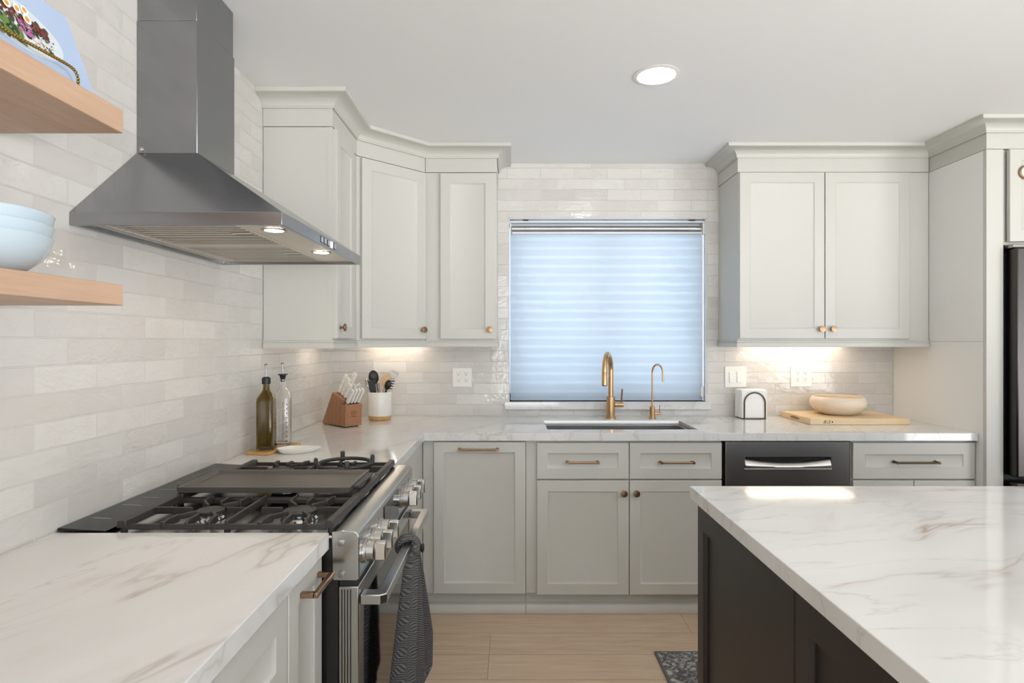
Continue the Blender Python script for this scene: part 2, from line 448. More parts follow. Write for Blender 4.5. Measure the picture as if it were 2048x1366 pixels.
# ------------------------------------------------------------------ hardware helpers
def knob(parent, p, d, mat=None):
    """round knob; p on the door face, d outward unit vector"""
    p, d = Vector(p), Vector(d)
    mb = MB(); prof = [(.0085, 0), (.0085, .002), (.0055, .004), (.005, .013), (.009, .016), (.0165, .019), (.0172, .023), (.0165, .026), (.006, .0275)]
    mb.tube([p+d*h for r, h in prof], [r for r, h in prof], 28)
    return mk('knob', mb, mat or M['bronze'], parent)
def pull(parent, p0, p1, d, mat=None, off=.03, r=.0055, post=.006):
    """bar pull between p0 and p1 (on the face); d outward"""
    p0, p1, d = Vector(p0), Vector(p1), Vector(d); e = (p1-p0).normalized()
    mb = MB(); mb.tube([p0-e*.004+d*off, p1+e*.004+d*off], r, 16)
    for q in (p0, p1):
        mb.tube([q, q+d*.003, q+d*.004, q+d*(off-r), q+d*off, q+d*(off+r*1.15)], [post*1.35, post*1.35, post, post, post*1.2, post*1.1], 16)
    return mk('handle', mb, mat or M['bronze'], parent)
def frameM(org, xdir):
    """door-local frame: x along xdir, front (-y) to the right-hand outside, z up"""
    x = Vector(xdir).normalized(); z = Vector((0, 0, 1)); y = z.cross(x)
    m = Matrix((x, y, z)).transposed().to_4x4(); m.translation = Vector(org); return m
def door(parent, name, org, xdir, w, h, **kw):
    return mk(name, MB(frameM(org, xdir)).door(w, h, **kw), M['paint'] if 'mat' not in kw else kw.pop('mat'), parent)

# ------------------------------------------------------------------ upper cabinets
CAB0, CAB1 = 1.372, 2.312
RAILP = [(-.018, 1.339), (.008, 1.339), (.009, 1.341), (.009, 1.360), (.005, 1.362), (.005, 1.366), (.010, 1.368), (.010, 1.3735), (-.018, 1.3735)]
def wall_cab(label, loc, poly, friz):
    t = thing('wall_cabinet', label, 'cabinet', loc)
    mk('body', MB().prism(poly, CAB0+.002, CAB1), M['paint'], t, bevel=.0012)
    mk('frieze', MB().prism(friz, CAB1+.0025, CZ-.001), M['paint'], t)
    return t
g = .0015
# left wall unit
lx = -.789
t = wall_cab('narrow off-white upper cabinet beside the range hood, its side panel facing out', (WX, 2.59, CAB0),
             [(WX+.002, 2.59), (lx, 2.59), (lx, 2.99-g), (WX+.002, 2.99-g)], [(WX+.002, 2.588), (lx+.002, 2.588), (lx+.002, 2.99-g), (WX+.002, 2.99-g)])
mk('face_stile', B(lx-.022, lx+.0015, 2.5885, 2.5915, CAB0+.002, CAB1), M['paint'], t)
d = mk('door', MB(frameM((lx, 2.597, 1.384), (0, 1, 0))).door(.285, .921), M['paint'], t)
knob(d, (lx+.02, 2.640, 1.433), (1, 0, 0))
mk('light_rail', MB().sweep([(WX+.003, 2.59), (lx, 2.59), (lx, 2.985)], RAILP), M['paint'], t)
# diagonal corner unit
A, Bp = Vector((lx, 2.99)), Vector((-.484, 3.295))
t = wall_cab('diagonal off-white corner upper cabinet between two narrower uppers', (WX, WY, CAB0),
             [(WX+.002, 2.99+g), (lx, 2.99+g), (-.484-g, 3.295), (-.484-g, WY-.002), (WX+.002, WY-.002)],
             [(WX+.002, 2.99+g), (lx+.001, 2.99+g), (-.484-g, 3.294), (-.484-g, WY-.002), (WX+.002, WY-.002)])
u = (Bp-A).normalized(); nrm = Vector((u.y, -u.x))
d = mk('door', MB(frameM((A.x+u.x*.022, A.y+u.y*.022, 1.384), (u.x, u.y, 0))).door(.400, .921), M['paint'], t)
q = A+u*.395+nrm*.02
knob(d, (q.x, q.y, 1.434), (nrm.x, nrm.y, 0))
mk('light_rail', MB().sweep([(lx, 2.99), (-.484, 3.295)], RAILP), M['paint'], t)
# back wall, left of window
t = wall_cab('narrow off-white upper cabinet just left of the window', (-.285, WY, CAB0),
             [(-.484+g, 3.295), (-.0864, 3.295), (-.0864, WY-.002), (-.484+g, WY-.002)], [(-.484+g, 3.293), (-.0845, 3.293), (-.0845, WY-.002), (-.484+g, WY-.002)])
d = mk('door', MB(frameM((-.399, 3.295, 1.384), (1, 0, 0))).door(.306, .921), M['paint'], t)
knob(d, (-.123, 3.275, 1.436), (0, -1, 0))
mk('light_rail', MB().sweep([(-.48, 3.295), (-.0864, 3.295), (-.0864, WY-.003)], RAILP), M['paint'], t)
# back wall, right of window
t = wall_cab('wide off-white two-door upper cabinet right of the window', (1.79, WY, CAB0),
             [(1.26, 3.29), (2.322, 3.29), (2.322, WY-.002), (1.26, WY-.002)], [(1.258, 3.288), (2.322, 3.288), (2.322, WY-.002), (1.258, WY-.002)])
for xa, xb, kx in ((1.263, 1.7325, 1.710), (1.7375, 2.204, 1.774)):
    d = mk('door', MB(frameM((xa, 3.29, 1.386), (1, 0, 0))).door(xb-xa, .922), M['paint'], t)
    knob(d, (kx, 3.27, 1.439), (0, -1, 0))
mk('light_rail', MB().sweep([(1.26, WY-.003), (1.26, 3.29), (2.322, 3.29)], RAILP), M['paint'], t)
# crown mouldings
CROWN = [(.002, 2.392), (.007, 2.392), (.008, 2.399)] + [(.010+.062*(1-math.cos(a)), 2.400+.036*math.sin(a)) for a in [R(90)*k/8 for k in range(9)]] + \
        [(.0735, 2.4375), (.078, 2.4375), (.079, 2.444), (.079, CZ-.0005), (.002, CZ-.0005)]
one('crown_moulding', MB().sweep([(WX+.001, 2.588), (lx+.002, 2.588), (lx+.002, 2.99), (-.484, 3.293), (-.0845, 3.293), (-.0845, WY-.001)], CROWN), M['paint'],
    'off-white cove crown moulding along the ceiling above the left upper cabinets', 'crown moulding', (WX, 2.59, 2.392), sharp=28)
one('crown_moulding', MB().sweep([(1.258, WY-.001), (1.258, 3.288), (2.3235, 3.288), (2.3235, 2.889), (3.42, 2.889)], CROWN), M['paint'],
    'off-white cove crown moulding along the ceiling above the right cabinet and refrigerator', 'crown moulding', (1.26, WY, 2.392), sharp=28)

# under-cabinet lights
def ucl(label, loc, mbox, mled):
    t = thing('under_cabinet_light', label, 'light', loc)
    mk('housing', mbox, M['white_plastic'], t); mk('diffuser', mled, M['led_warm'], t)
ucl('slim LED light under the wide upper cabinet right of the window', (1.71, 3.5, 1.372), B(1.40, 2.02, 3.44, 3.585, 1.366, 1.3735), B(1.41, 2.01, 3.448, 3.577, 1.362, 1.3655))
ucl('slim LED light under the diagonal corner upper cabinet, along the back wall', (-.69, 3.51, 1.372), B(-.88, -.52, 3.47, 3.575, 1.366, 1.3735), B(-.87, -.53, 3.477, 3.568, 1.362, 1.3655))
ucl('slim LED light under the diagonal corner upper cabinet, along the left wall', (-1.02, 3.15, 1.372), B(-1.03, -.95, 3.02, 3.30, 1.366, 1.3735), B(-1.023, -.957, 3.03, 3.29, 1.362, 1.3655))

# ------------------------------------------------------------------ refrigerator enclosure and refrigerator
PX = 2.325
t = thing('refrigerator_surround', 'tall white side panel and cabinet enclosing the refrigerator at the right', 'cabinet', (2.9, 3.25, 0))
mk('side_panel', B(PX, PX+.02, 2.912, WY-.002, .001, 1.3695).box(PX, PX+.02, 2.912, WY-.002, 1.3705, CAB1), M['white_paint'], t)
mk('face_stile', B(PX, PX+.083, 2.891, 2.9115, .001, CAB1), M['paint'], t, bevel=.001)
mk('frieze', B(PX+.0005, 3.42, 2.8915, WY-.002, CAB1+.0025, CZ-.001), M['paint'], t)
mk('cabinet_box', B(PX+.084, 3.42, 2.905, WY-.01, 1.845, CAB1), M['paint'], t)
d = mk('door', MB(frameM((2.424, 2.891, 1.857), (1, 0, 0))).door(.48, .45), M['paint'], t)
mk('door', MB(frameM((2.907, 2.891, 1.857), (1, 0, 0))).door(.48, .45), M['paint'], t)
mb = MB(); mb.cyl((2.495, 2.871, 2.193), (2.495, 2.861, 2.193), .034, .032, 32)
o = one('round_disc', mb, M['bronze'], 'small round white disc with copper rim on the cabinet door above the refrigerator', 'decoration', (2.495, 2.871, 2.193), bevel=.002)
mk('white_face', MB().cyl((2.495, 2.8612, 2.193), (2.495, 2.858, 2.193), .026, .024, 32), M['porcelain'], o)
t = thing('refrigerator', 'stainless steel refrigerator with rounded door, partly hidden at the right edge', 'refrigerator', (2.88, 3.2, 0))
mk('body', B(2.418, 3.36, 2.90, 3.56, .02, 1.80), M['gasket'], t)
def frdoor(x0, x1, za, zb, nm):
    n = 14; ring = []
    pts = [(x0+.004, 2.896)]
    for k in range(n+1):
        f = k/n; x = x0+(x1-x0)*f; pts.append((x, 2.842-.030*math.sin(math.pi*min(1, max(0, .12+.76*f)))))
    pts.append((x1-.004, 2.896))
    return mk(nm, MB().prism(pts, za, zb), M['steel_fridge'], t, bevel=.008, seg=3)
frdoor(2.422, 2.886, .715, 1.822, 'door'); frdoor(2.892, 3.356, .715, 1.822, 'door')
dr = frdoor(2.422, 3.356, .06, .690, 'freezer_drawer')
mb = MB(); mb.tube([(2.47, 2.81, .655), (2.47, 2.765, .662), (2.52, 2.755, .665), (3.25, 2.755, .665), (3.30, 2.765, .662), (3.30, 2.81, .655)], .012, 12)
mk('handle', mb, M['steel'], dr)
for xx in (2.85, 2.93):
    mk('handle', MB().tube([(xx, 2.81, .80), (xx, 2.765, .82), (xx, 2.765, 1.58), (xx, 2.81, 1.60)], .012, 12), M['steel'], t)
mk('hinge_cover', B(2.421, 2.50, 2.85, 2.95, 1.8235, 1.842), M['steel_dark'], t, bevel=.004)

# ------------------------------------------------------------------ base cabinets
FY = 2.975          # face frame plane of the back run; doors stand 2 cm proud
KZ = .102
def toe(parent, x0, x1):
    mk('toe_kick', B(x0, x1, FY+.028, FY+.04, .001, KZ-.001), M['paint'], parent)
    mb = MB(); mb.prism([(FY+.0275, .001), (FY-.004, .001), (FY-.004, .030), (FY+.004, .042), (FY+.0275, .046)], x0, x1, 'x'); mk('shoe_moulding', mb, M['paint'], parent)
def body(parent, x0, x1, hollow=False):
    if hollow:
        mb = B(x0, x1, FY, FY+.02, KZ, CB-.002).box(x0, x0+.018, FY+.02, WY-.004, KZ, CB-.002).box(x1-.018, x1, FY+.02, WY-.004, KZ, CB-.002).box(x0+.018, x1-.018, FY+.02, WY-.004, KZ, KZ+.018)
    else: mb = B(x0, x1, FY, WY-.004, KZ, CB-.002)
    mk('body', mb, M['paint'], parent, bevel=.001)
def bdoor(parent, nm, x0, x1, z0, z1, **kw): return mk(nm, MB(frameM((x0, FY, z0), (1, 0, 0))).door(x1-x0, z1-z0, **kw), M['paint'], parent)
# pull-out (left)
t = thing('base_cabinet', 'off-white base cabinet with one tall pull-out front, left of the sink doors', 'cabinet', (-.16, 3.28, 0))
body(t, -.4485, .0685); toe(t, -.4485, .0685)
d = bdoor(t, 'pull_out_front', -.393, .0675-.0005, .106, .867, fr=.052)
pull(d, (-.262, FY-.02, .832), (-.072, FY-.02, .832), (0, -1, 0))
mk('filler', B(-.4485, -.396, FY-.002, FY-.0002, KZ, CB-.003), M['paint'], t)
# sink base
t = thing('base_cabinet', 'off-white sink base cabinet with two drawer fronts above two doors', 'cabinet', (.58, 3.28, 0))
body(t, .070, 1.054, True); toe(t, .070, 1.054)
for xa, xb, ha, hb in ((.125, .5855, .278, .428), (.5895, 1.051, .743, .902)):
    d = bdoor(t, 'drawer_front', xa, xb, .681, .863, fr=.052)
    pull(d, (ha, FY-.02, .768), (hb, FY-.02, .768), (0, -1, 0))
    d = bdoor(t, 'door', xa, xb, .101, .6735, fr=.054)
    knob(d, ((xb-.027) if xa < .5 else (xa+.031), FY-.02, .612), (0, -1, 0))
# dishwasher
t = thing('dishwasher', 'stainless steel dishwasher with a recessed scoop handle, behind the island corner', 'dishwasher', (1.38, 3.28, 0))
mk('tub', B(1.056, 1.704, FY+.012, 3.55, .10, CB-.004), M['gasket'], t)
mk('toe_panel', B(1.06, 1.70, FY+.02, FY+.035, .002, .098), M['black_plastic'], t)
mb = MB(Matrix(((1,0,0,0),(0,0,1,0),(0,1,0,0),(0,0,0,1))))
mb.cells([1.069, 1.167, 1.598, 1.690], [.11, .734, .792, .869], FY-.022, FY+.010, lambda i, j: not (i == 1 and j == 1))
dp = mk('door_panel', mb, M['steel_dark'], t, bevel=.003)
mk('pocket', B(1.167, 1.598, FY+.004, FY+.009, .734, .792), M['black_plastic'], dp)
n = 20
top = [(1.168+.429*k/n, .783-.020*math.sin(math.pi*k/n)**.8) for k in range(n+1)]
mb = MB(); zl = .737
mb.loft([[(x, FY-.004, zl-.001) for x, z in top], [(x, FY-.020, zl-.001) for x, z in top], [(x, FY-.0255, zl+.004) for x, z in top], [(x, FY-.0245, zl+(z-zl)*.30) for x, z in top],
         [(x, FY-.019, zl+(z-zl)*.65) for x, z in top], [(x, FY-.010, z-.002) for x, z in top], [(x, FY-.006, z) for x, z in top], [(x, FY-.002, z) for x, z in top]], closed=False, cap=False)
mk('handle', mb, M['steel_sink'], dp, sharp=60)
# right drawer base
t = thing('base_cabinet', 'off-white base cabinet with a drawer over two doors, beside the tall panel', 'cabinet', (2.01, 3.28, 0))
body(t, 1.706, 2.3235); toe(t, 1.706, 2.3235)
d = bdoor(t, 'drawer_front', 1.709, 2.319, .681, .863, fr=.058)
pull(d, (1.912, FY-.02, .768), (2.118, FY-.02, .768), (0, -1, 0), M['dark_bronze'])
for xa, xb, kx in ((1.709, 2.0125, 1.985), (2.0155, 2.319, 2.045)):
    d = bdoor(t, 'door', xa, xb, .101, .6735); knob(d, (kx, FY-.02, .612), (0, -1, 0))
# left run beyond the range
LX = -.470          # face plane of the left run; fronts 2 cm proud
def lbase(label, y0, y1, hollow=False):
    t = thing('base_cabinet', label, 'cabinet', (-.78, (y0+y1)/2, 0))
    mk('body', B(WX+.004, LX, y0, y1, KZ, CB-.002), M['paint'], t, bevel=.001)
    mk('toe_kick', B(LX-.04, LX-.03, y0, y1, .001, KZ-.001), M['paint'], t)
    return t
t = lbase('off-white base cabinet in the corner just beyond the range', 2.180, 2.972)
d = mk('drawer_front', MB(frameM((LX, 2.186, .681), (0, 1, 0))).door(.40, .182, fr=.05), M['paint'], t)
pull(d, (LX+.02, 2.31, .775), (LX+.02, 2.46, .775), (1, 0, 0))
d = mk('door', MB(frameM((LX, 2.186, .101), (0, 1, 0))).door(.40, .5725), M['paint'], t); knob(d, (LX+.02, 2.56, .62), (1, 0, 0))
mk('filler', B(LX-.001, LX+.019, 2.59, 2.972, KZ, CB-.003), M['paint'], t)
# near units
t = lbase('slim off-white pull-out base cabinet on the near side of the range', 1.187, 1.4)
d = mk('pull_out_front', MB(frameM((LX, 1.190, .106), (0, 1, 0))).door(.207, .761, fr=.052), M['paint'], t)
mb = MB()
for y in (1.258, 1.368): mb.box(LX+.02, LX+.052, y-.0065, y+.0065, .824, .836)
mb.box(LX+.046, LX+.058, 1.2515, 1.3745, .824, .836); mk('handle', mb, M['bronze'], d, bevel=.002)
t = lbase('off-white drawer base cabinet under the near end of the left counter', .43, 1.1855)
for za, zb in ((.681, .863), (.396, .6735), (.106, .389)):
    d = mk('drawer_front', MB(frameM((LX, .435, za), (0, 1, 0))).door(.747, zb-za, fr=.056), M['paint'], t)
    pull(d, (LX+.02, .74, (za+zb)/2), (LX+.02, .88, (za+zb)/2), (1, 0, 0))
t = lbase('off-white base cabinet below the counter nearest the camera', -.6, .4285)
d = mk('door', MB(frameM((LX, -.595, .106), (0, 1, 0))).door(1.02, .757, fr=.056), M['paint'], t)

# ------------------------------------------------------------------ worktops and sink
CX = -.4365
SX0, SX1, SY0, SY1 = .183, .967, 3.061, 3.416
mb = MB().cells([WX+.001, CX, SX0, SX1, PX-.001], [2.176, 2.94, SY0, SY1, WY-.001], CB, CT,
                lambda i, j: (j > 0 or i == 0) and not (i == 2 and j == 2))
one('countertop', mb, M['quartz'], 'L-shaped white quartz countertop with grey veins holding the sink', 'countertop', (0, 3.2, CB), bevel=.002)
one('countertop', B(WX+.001, CX, -.62, 1.408, CB, CT), M['quartz'], 'white veined quartz countertop in the left foreground beside the range', 'countertop', (-.77, .4, CB), bevel=.002)
t = thing('sink', 'long stainless steel undermount workstation sink below the window', 'sink', (.575, 3.24, .66))
ix0, ix1, iy0, iy1, zb, zt = SX0+.0012, SX1-.0012, SY0+.0012, SY1-.0012, .655, CT-.0015
def rr(x0, x1, y0, y1, z): return [(x0, y0, z), (x1, y0, z), (x1, y1, z), (x0, y1, z)]
mb = MB(); mb.loft([rr(ix0, ix1, iy0, iy1, zt), rr(ix0, ix1, iy0, iy1, zt-.026), rr(ix0+.012, ix1-.012, iy0+.012, iy1-.012, zt-.027), rr(ix0+.012, ix1-.012, iy0+.012, iy1-.012, zb+.01), rr(ix0+.03, ix1-.03, iy0+.03, iy1-.03, zb)], cap=False)
vs = [mb.v(p) for p in rr(ix0+.03, ix1-.03, iy0+.03, iy1-.03, zb)]; mb.f(vs)
bmesh.ops.remove_doubles(mb.bm, verts=mb.bm.verts[:], dist=1e-5)
mk('basin', mb, M['steel_sink'], t, bevel=.003, solid=.0012)
mk('drain', MB().lathe([(.055, 0), (.055, .004), (.045, .005), (.04, .001), (.004, .001)], (.575, 3.30, zb+.001)), M['chrome'], t)
# faucets
def arc(pts, n=8):
    """Catmull-Rom through points"""
    P = [Vector(p) for p in pts]; out = []
    for k in range(len(P)-1):
        a, b, c, d = P[max(0, k-1)], P[k], P[k+1], P[min(len(P)-1, k+2)]
        for j in range(n):
            f = j/n; out.append(.5*((2*b)+(c-a)*f+(2*a-5*b+4*c-d)*f*f+(3*b-a-3*c+d)*f**3))
    return out+[P[-1]]
fx, fy = .586, 3.50
t = thing('kitchen_faucet', 'tall brushed brass gooseneck faucet with pull-down head behind the sink', 'faucet', (fx, fy, CT))
mk('base', MB().lathe([(.030, 0), (.030, .004), (.0245, .006), (.0245, .128), (.023, .130), (.0155, .131)], (fx, fy, CT)), M['brass'], t)
dx, dy = -.066, -.185
def goose(x, y, z0, zs, dx, dy, n=24):
    L = [(x, y, z0), (x, y, zs)]; rx = 0.5
    for k in range(1, n+1):
        a = math.pi*k/n; L.append((x+dx*.5*(1-math.cos(a)), y+dy*.5*(1-math.cos(a)), zs+.5*math.hypot(dx, dy)*math.sin(a)*1.02))
    return L
L = goose(fx, fy, CT+.125, 1.197, dx, dy)
mk('spout', MB().tube(L, .0150, 20), M['brass'], t)
ex, ey = fx+dx, fy+dy
h = mk('spray_head', MB().lathe([(.0148, .072), (.0152, .070), (.0158, .069), (.0158, 0), (.014, -.002)][::-1], (ex, ey, 1.125)), M['brass'], t)
mk('nozzle', MB().lathe([(.0145, 0), (.0145, .004), (.013, .0045)], (ex, ey, 1.120)), M['black_plastic'], h)
hd = mk('handle_hub', MB().tube([(fx+.022, fy, .995), (fx+.072, fy, .995), (fx+.075, fy, .995)], [.0155, .0155, .0135], 24), M['brass'], t)
mk('lever', MB().tube([(fx+.063, fy, 1.008), (fx+.064, fy-.004, 1.045), (fx+.066, fy-.010, 1.088)], [.0048, .0055, .0058], 14), M['brass'], hd)
fx2 = .832
t = thing('filter_faucet', 'slim brass drinking water faucet right of the tall gooseneck', 'faucet', (fx2, fy, CT))
mk('base', MB().lathe([(.021, 0), (.021, .003), (.0155, .005), (.0155, .068), (.013, .071), (.006, .072)], (fx2, fy, CT)), M['brass'], t)
L = goose(fx2, fy, CT+.065, 1.187, .040, -.085)
L.append((fx2+.041, fy-.088, 1.135))
mk('spout', MB().tube(L, .0050, 12), M['brass'], t)
hd = mk('handle_hub', MB().tube([(fx2+.014, fy, .942), (fx2+.052, fy, .942)], .0075, 16), M['brass'], t)
mk('lever', MB().tube([(fx2+.043, fy, .948), (fx2+.044, fy-.002, .992)], .0028, 10), M['brass'], hd)

# ------------------------------------------------------------------ island
IX, IY = .560, 1.862
one('island_countertop', B(IX, 2.75, -.45, IY, CT-.039, CT), M['quartz_island'], 'large white quartz island top with grey and gold veins', 'countertop', (1.65, .7, CT-.039), bevel=.002)
t = thing('kitchen_island', 'dark espresso island cabinet with recessed panel doors', 'island', (1.65, .7, 0))
ix = .597
mk('body', B(ix, 2.70, -.42, 1.834, .1, CT-.0405), M['dark_paint'], t)
mk('toe_kick', B(ix+.05, 2.65, -.40, 1.78, .001, .099), M['dark_paint'], t)
for ya, yb in ((1.834, 1.2075), (1.2035, .577), (.573, -.05)):
    mk('door', MB(frameM((ix, ya, .105), (0, -1, 0))).door(ya-yb, .758, fr=.052, fz=.066, bev=.004, dep=.013), M['dark_paint'], t)

# ------------------------------------------------------------------ range
RY0, RY1 = 1.413, 2.171
t = thing('gas_range', 'stainless slide-in gas range with black grates and a centre griddle', 'range', (-.7, 1.79, 0))
mk('body', B(-1.03, -.417, RY0+.003, RY1-.003, .06, .895), M['black'], t)
# cooktop tray
mb = MB(); mb.box(-1.03, -.43, RY0-.0005+.001, RY1-.001, .8955, .905)
mk('cooktop', mb, M['steel_y'], t, bevel=.004)
# rear vent trim sloping up to the wall
mb = MB(); mb.prism([(-1.091, .9142), (-1.091, .9215), (-1.084, .9222), (-.985, .9165), (-.975, .9142)], RY0+.002, RY1-.002, 'y')
rt = mk('rear_trim', mb, M['black'], t, bevel=.002)
for y in (1.50, 1.62, 1.70, 1.79, 1.88, 1.97, 2.07):
    mk('vent_slot', MB().prism([(-1.070, .9212), (-1.020, .9183), (-1.020, .9190), (-1.070, .9219)], y, y+.004, 'y'), M['steel'], rt)
# front rail (bullnose) and control panel
mb = MB(); mb.prism([(-.4325, .896), (-.4325, .914), (-.405, .9165), (-.378, .9150), (-.369, .909), (-.366, .898), (-.366, .802), (-.372, .797), (-.43, .797)], RY0, RY1, 'y')
cp = mk('control_panel', mb, M['steel_y'], t, bevel=.002)
mk('display', B(-.3675, -.3635, 1.685, 1.895, .816, .898), M['glass_black'], cp, bevel=.001)
for z in (.888, .812):
    mk('screw', MB().tube([(-.409, RY0-.0005, z), (-.409, RY0-.003, z), (-.409, RY0-.0035, z)], [.0085, .0080, .0045], 20), M['steel_dark'], cp)
for y in (1.465, 1.548, 1.632, 1.948, 2.030, 2.112):
    k = mk('knob', MB().tube([(-.3655, y, .852), (-.358, y, .852), (-.357, y, .852), (-.340, y, .852), (-.339, y, .852)], [.030, .0295, .026, .0255, .024], 32), M['steel'], t)
    mb = MB(); mb.loft([[(-.3395, y-.0115, .829), (-.3395, y+.0115, .829), (-.3395, y+.0115, .875), (-.3395, y-.0115, .875)], [(-.312, y-.0085, .829), (-.312, y+.0085, .829), (-.312, y+.0085, .875), (-.312, y-.0085, .875)]])
    mk('grip', mb, M['steel'], k, bevel=.003)
# oven door
mb = MB(Matrix(((0,0,1,0),(1,0,0,0),(0,1,0,0),(0,0,0,1))))      # cells in (y, z), extruded in x
mb.cells([RY0+.002, RY0+.055, RY1-.055, RY1-.002], [.205, .275, .735, .782], -.416, -.368, lambda i, j: not (i == 1 and j == 1))
od = mk('oven_door', mb, M['steel_y'], t, bevel=.002)
mk('window', B(-.414, -.3700, RY0+.054, RY1-.054, .274, .736), M['glass_black'], od)
mb = MB()
for x in (-.408, -.401, -.394, -.387): mb.box(x-.0012, x+.0012, RY0+.0005, RY0+.003, .22, .775)
mk('side_vent', mb, M['black'], od)
mk('door_gap', B(-.414, -.373, RY0+.004, RY1-.004, .783, .797), M['gasket'], t)
hy0, hy1 = RY0+.012, RY1-.012
mb = MB()
mb.prism([(-.367, hy0), (-.318, hy0), (-.304, hy0+.010), (-.304, hy1-.010), (-.318, hy1), (-.367, hy1), (-.367, hy1-.035), (-.330, hy1-.035), (-.330, hy0+.035), (-.367, hy0+.035)], .733, .758, 'z')
mk('handle', mb, M['steel_y'], od, bevel=.0025)
mk('storage_drawer', B(-.416, -.370, RY0+.002, RY1-.002, .065, .200), M['steel_y'], t, bevel=.003)
for y in (RY0+.05, RY1-.05):
    for x in (-.98, -.47): mk('foot', MB().cyl((x, y, 0.0005), (x, y, .06), .018), M['black_plastic'], t)
# burners
def burner(x, y, r):
    b = mk('burner', MB().lathe([(r*1.15, 0), (r*1.1, .006), (r*.98, .010), (r*.95, .017), (r*.4, .018)], (x, y, .905), 36), M['chrome'], t)
    mk('burner_cap', MB().lathe([(r*1.02, .0175), (r*1.04, .020), (r*1.02, .0245), (r*.96, .026), (r*.3, .0265)], (x, y, .905), 36), M['iron'], b)
for x, y, r in ((-.555, 1.545, .042), (-.790, 1.545, .034), (-.57, 2.04, .045), (-.80, 2.04, .034)): burner(x, y, r)
burner(-.69, 1.79, .036)
# grates: frame + fingers, one casting per section
GZ = .9375
def bar(mb, x0, y0, x1, y1, z0, z1, w=.0055, tip=0.0):
    a, b = Vector((x0, y0)), Vector((x1, y1)); d = (b-a).normalized(); n = Vector((-d.y, d.x))
    ring = lambda p, zt: [(p.x-n.x*w, p.y-n.y*w, z0), (p.x+n.x*w, p.y+n.y*w, z0), (p.x+n.x*w*.72, p.y+n.y*w*.72, zt), (p.x-n.x*w*.72, p.y-n.y*w*.72, zt)]
    q = a+d*min(.018, (b-a).length*.3)
    if tip: mb.loft([ring(a, z1-tip), ring(q, z1), ring(b, z1)])
    else: mb.loft([ring(a, z1), ring(b, z1)])
def grate(y0, y1, burners, fingers=True):
    mb = MB(); xa, xb = -.955, -.428
    # outer frame: wide end bars plus lower side rails
    for x, wd in ((xa+.013, .013), (xb-.012, .012)): bar(mb, x, y0, x, y1, .920, GZ, wd)
    for y in (y0+.006, y1-.006): bar(mb, xa+.02, y, xb-.02, y, .916, .9285, .006)
    for x in (xa+.013, xb-.012, (xa+xb)/2):
        for y in (y0+.012, y1-.012): mb.cyl((x, y, .9052), (x, y, .922), .008, .007, 10)
    if not fingers: return mb
    ym = (y0+y1)/2
    bar(mb, (xa+xb)/2, y0+.004, (xa+xb)/2, y1-.004, .920, GZ)
    bar(mb, xa+.02, ym, xa+.075, ym, .920, GZ); bar(mb, xb-.02, ym, xb-.075, ym, .920, GZ)
    for bx in burners:
        for s in (-1, 1):
            for sy, ye in ((1, y0), (-1, y1)):
                # arm rises from the side rail then turns in towards the burner
                bar(mb, bx+s*.055, ye+sy*.004, bx+s*.048, ye+sy*.060, .918, GZ, .0055, .006)
                bar(mb, bx+s*.048, ye+sy*.055, bx+s*.020, ye+sy*.092, .924, GZ-.001, .005)
                mb.box(bx+s*.055-.006, bx+s*.055+.006, ye+(.0 if sy > 0 else -.010), ye+(.010 if sy > 0 else 0), .916, GZ-.003)
        bar(mb, bx-.10, ym, bx-.045, ym, .922, GZ-.001, .005); bar(mb, bx+.045, ym, bx+.10, ym, .922, GZ-.001, .005)
        for sy, ye in ((1, y0), (-1, y1)): bar(mb, bx, ye+sy*.004, bx, ye+sy*.065, .920, GZ, .005, .006)
    return mb
S0, S1, S2, S3 = RY0+.009, 1.667, 1.917, RY1-.009
mk('grate', grate(S0, S1-.002, (-.555, -.79)), M['iron'], t, bevel=.0015, seg=1)
mk('grate', grate(S1+.001, S2-.001, (), False), M['iron'], t, bevel=.0015, seg=1)
gf = mk('grate', grate(S2+.002, S3, (-.57, -.80)), M['iron'], t, bevel=.0015, seg=1)
# griddle plate on the centre section
gx0, gx1, gy0, gy1 = -.952, -.463, S1+.012, S2-.010
mb = MB()
mb.loft([rr(gx0, gx1, gy0, gy1, .9385), rr(gx0-.003, gx1+.003, gy0-.003, gy1+.003, .956), rr(gx0+.008, gx1-.008, gy0+.008, gy1-.008, .956), rr(gx0+.014, gx1-.014, gy0+.014, gy1-.014, .9475)], cap=False)
mb.f([mb.v(p) for p in rr(gx0+.014, gx1-.014, gy0+.014, gy1-.014, .9475)]); mb.f([mb.v(p) for p in rr(gx0, gx1, gy0, gy1, .9385)][::-1])
bmesh.ops.remove_doubles(mb.bm, verts=mb.bm.verts[:], dist=1e-5)
gr = mk('griddle', mb, M['griddle'], t, bevel=.0015)
for x, s in ((gx0, -1), (gx1, 1)):
    mk('griddle_handle', B(x-.002 if s > 0 else x-.02, x+.02 if s > 0 else x+.002, gy0+.03, gy1-.03, .944, .953), M['iron'], gr, bevel=.002)
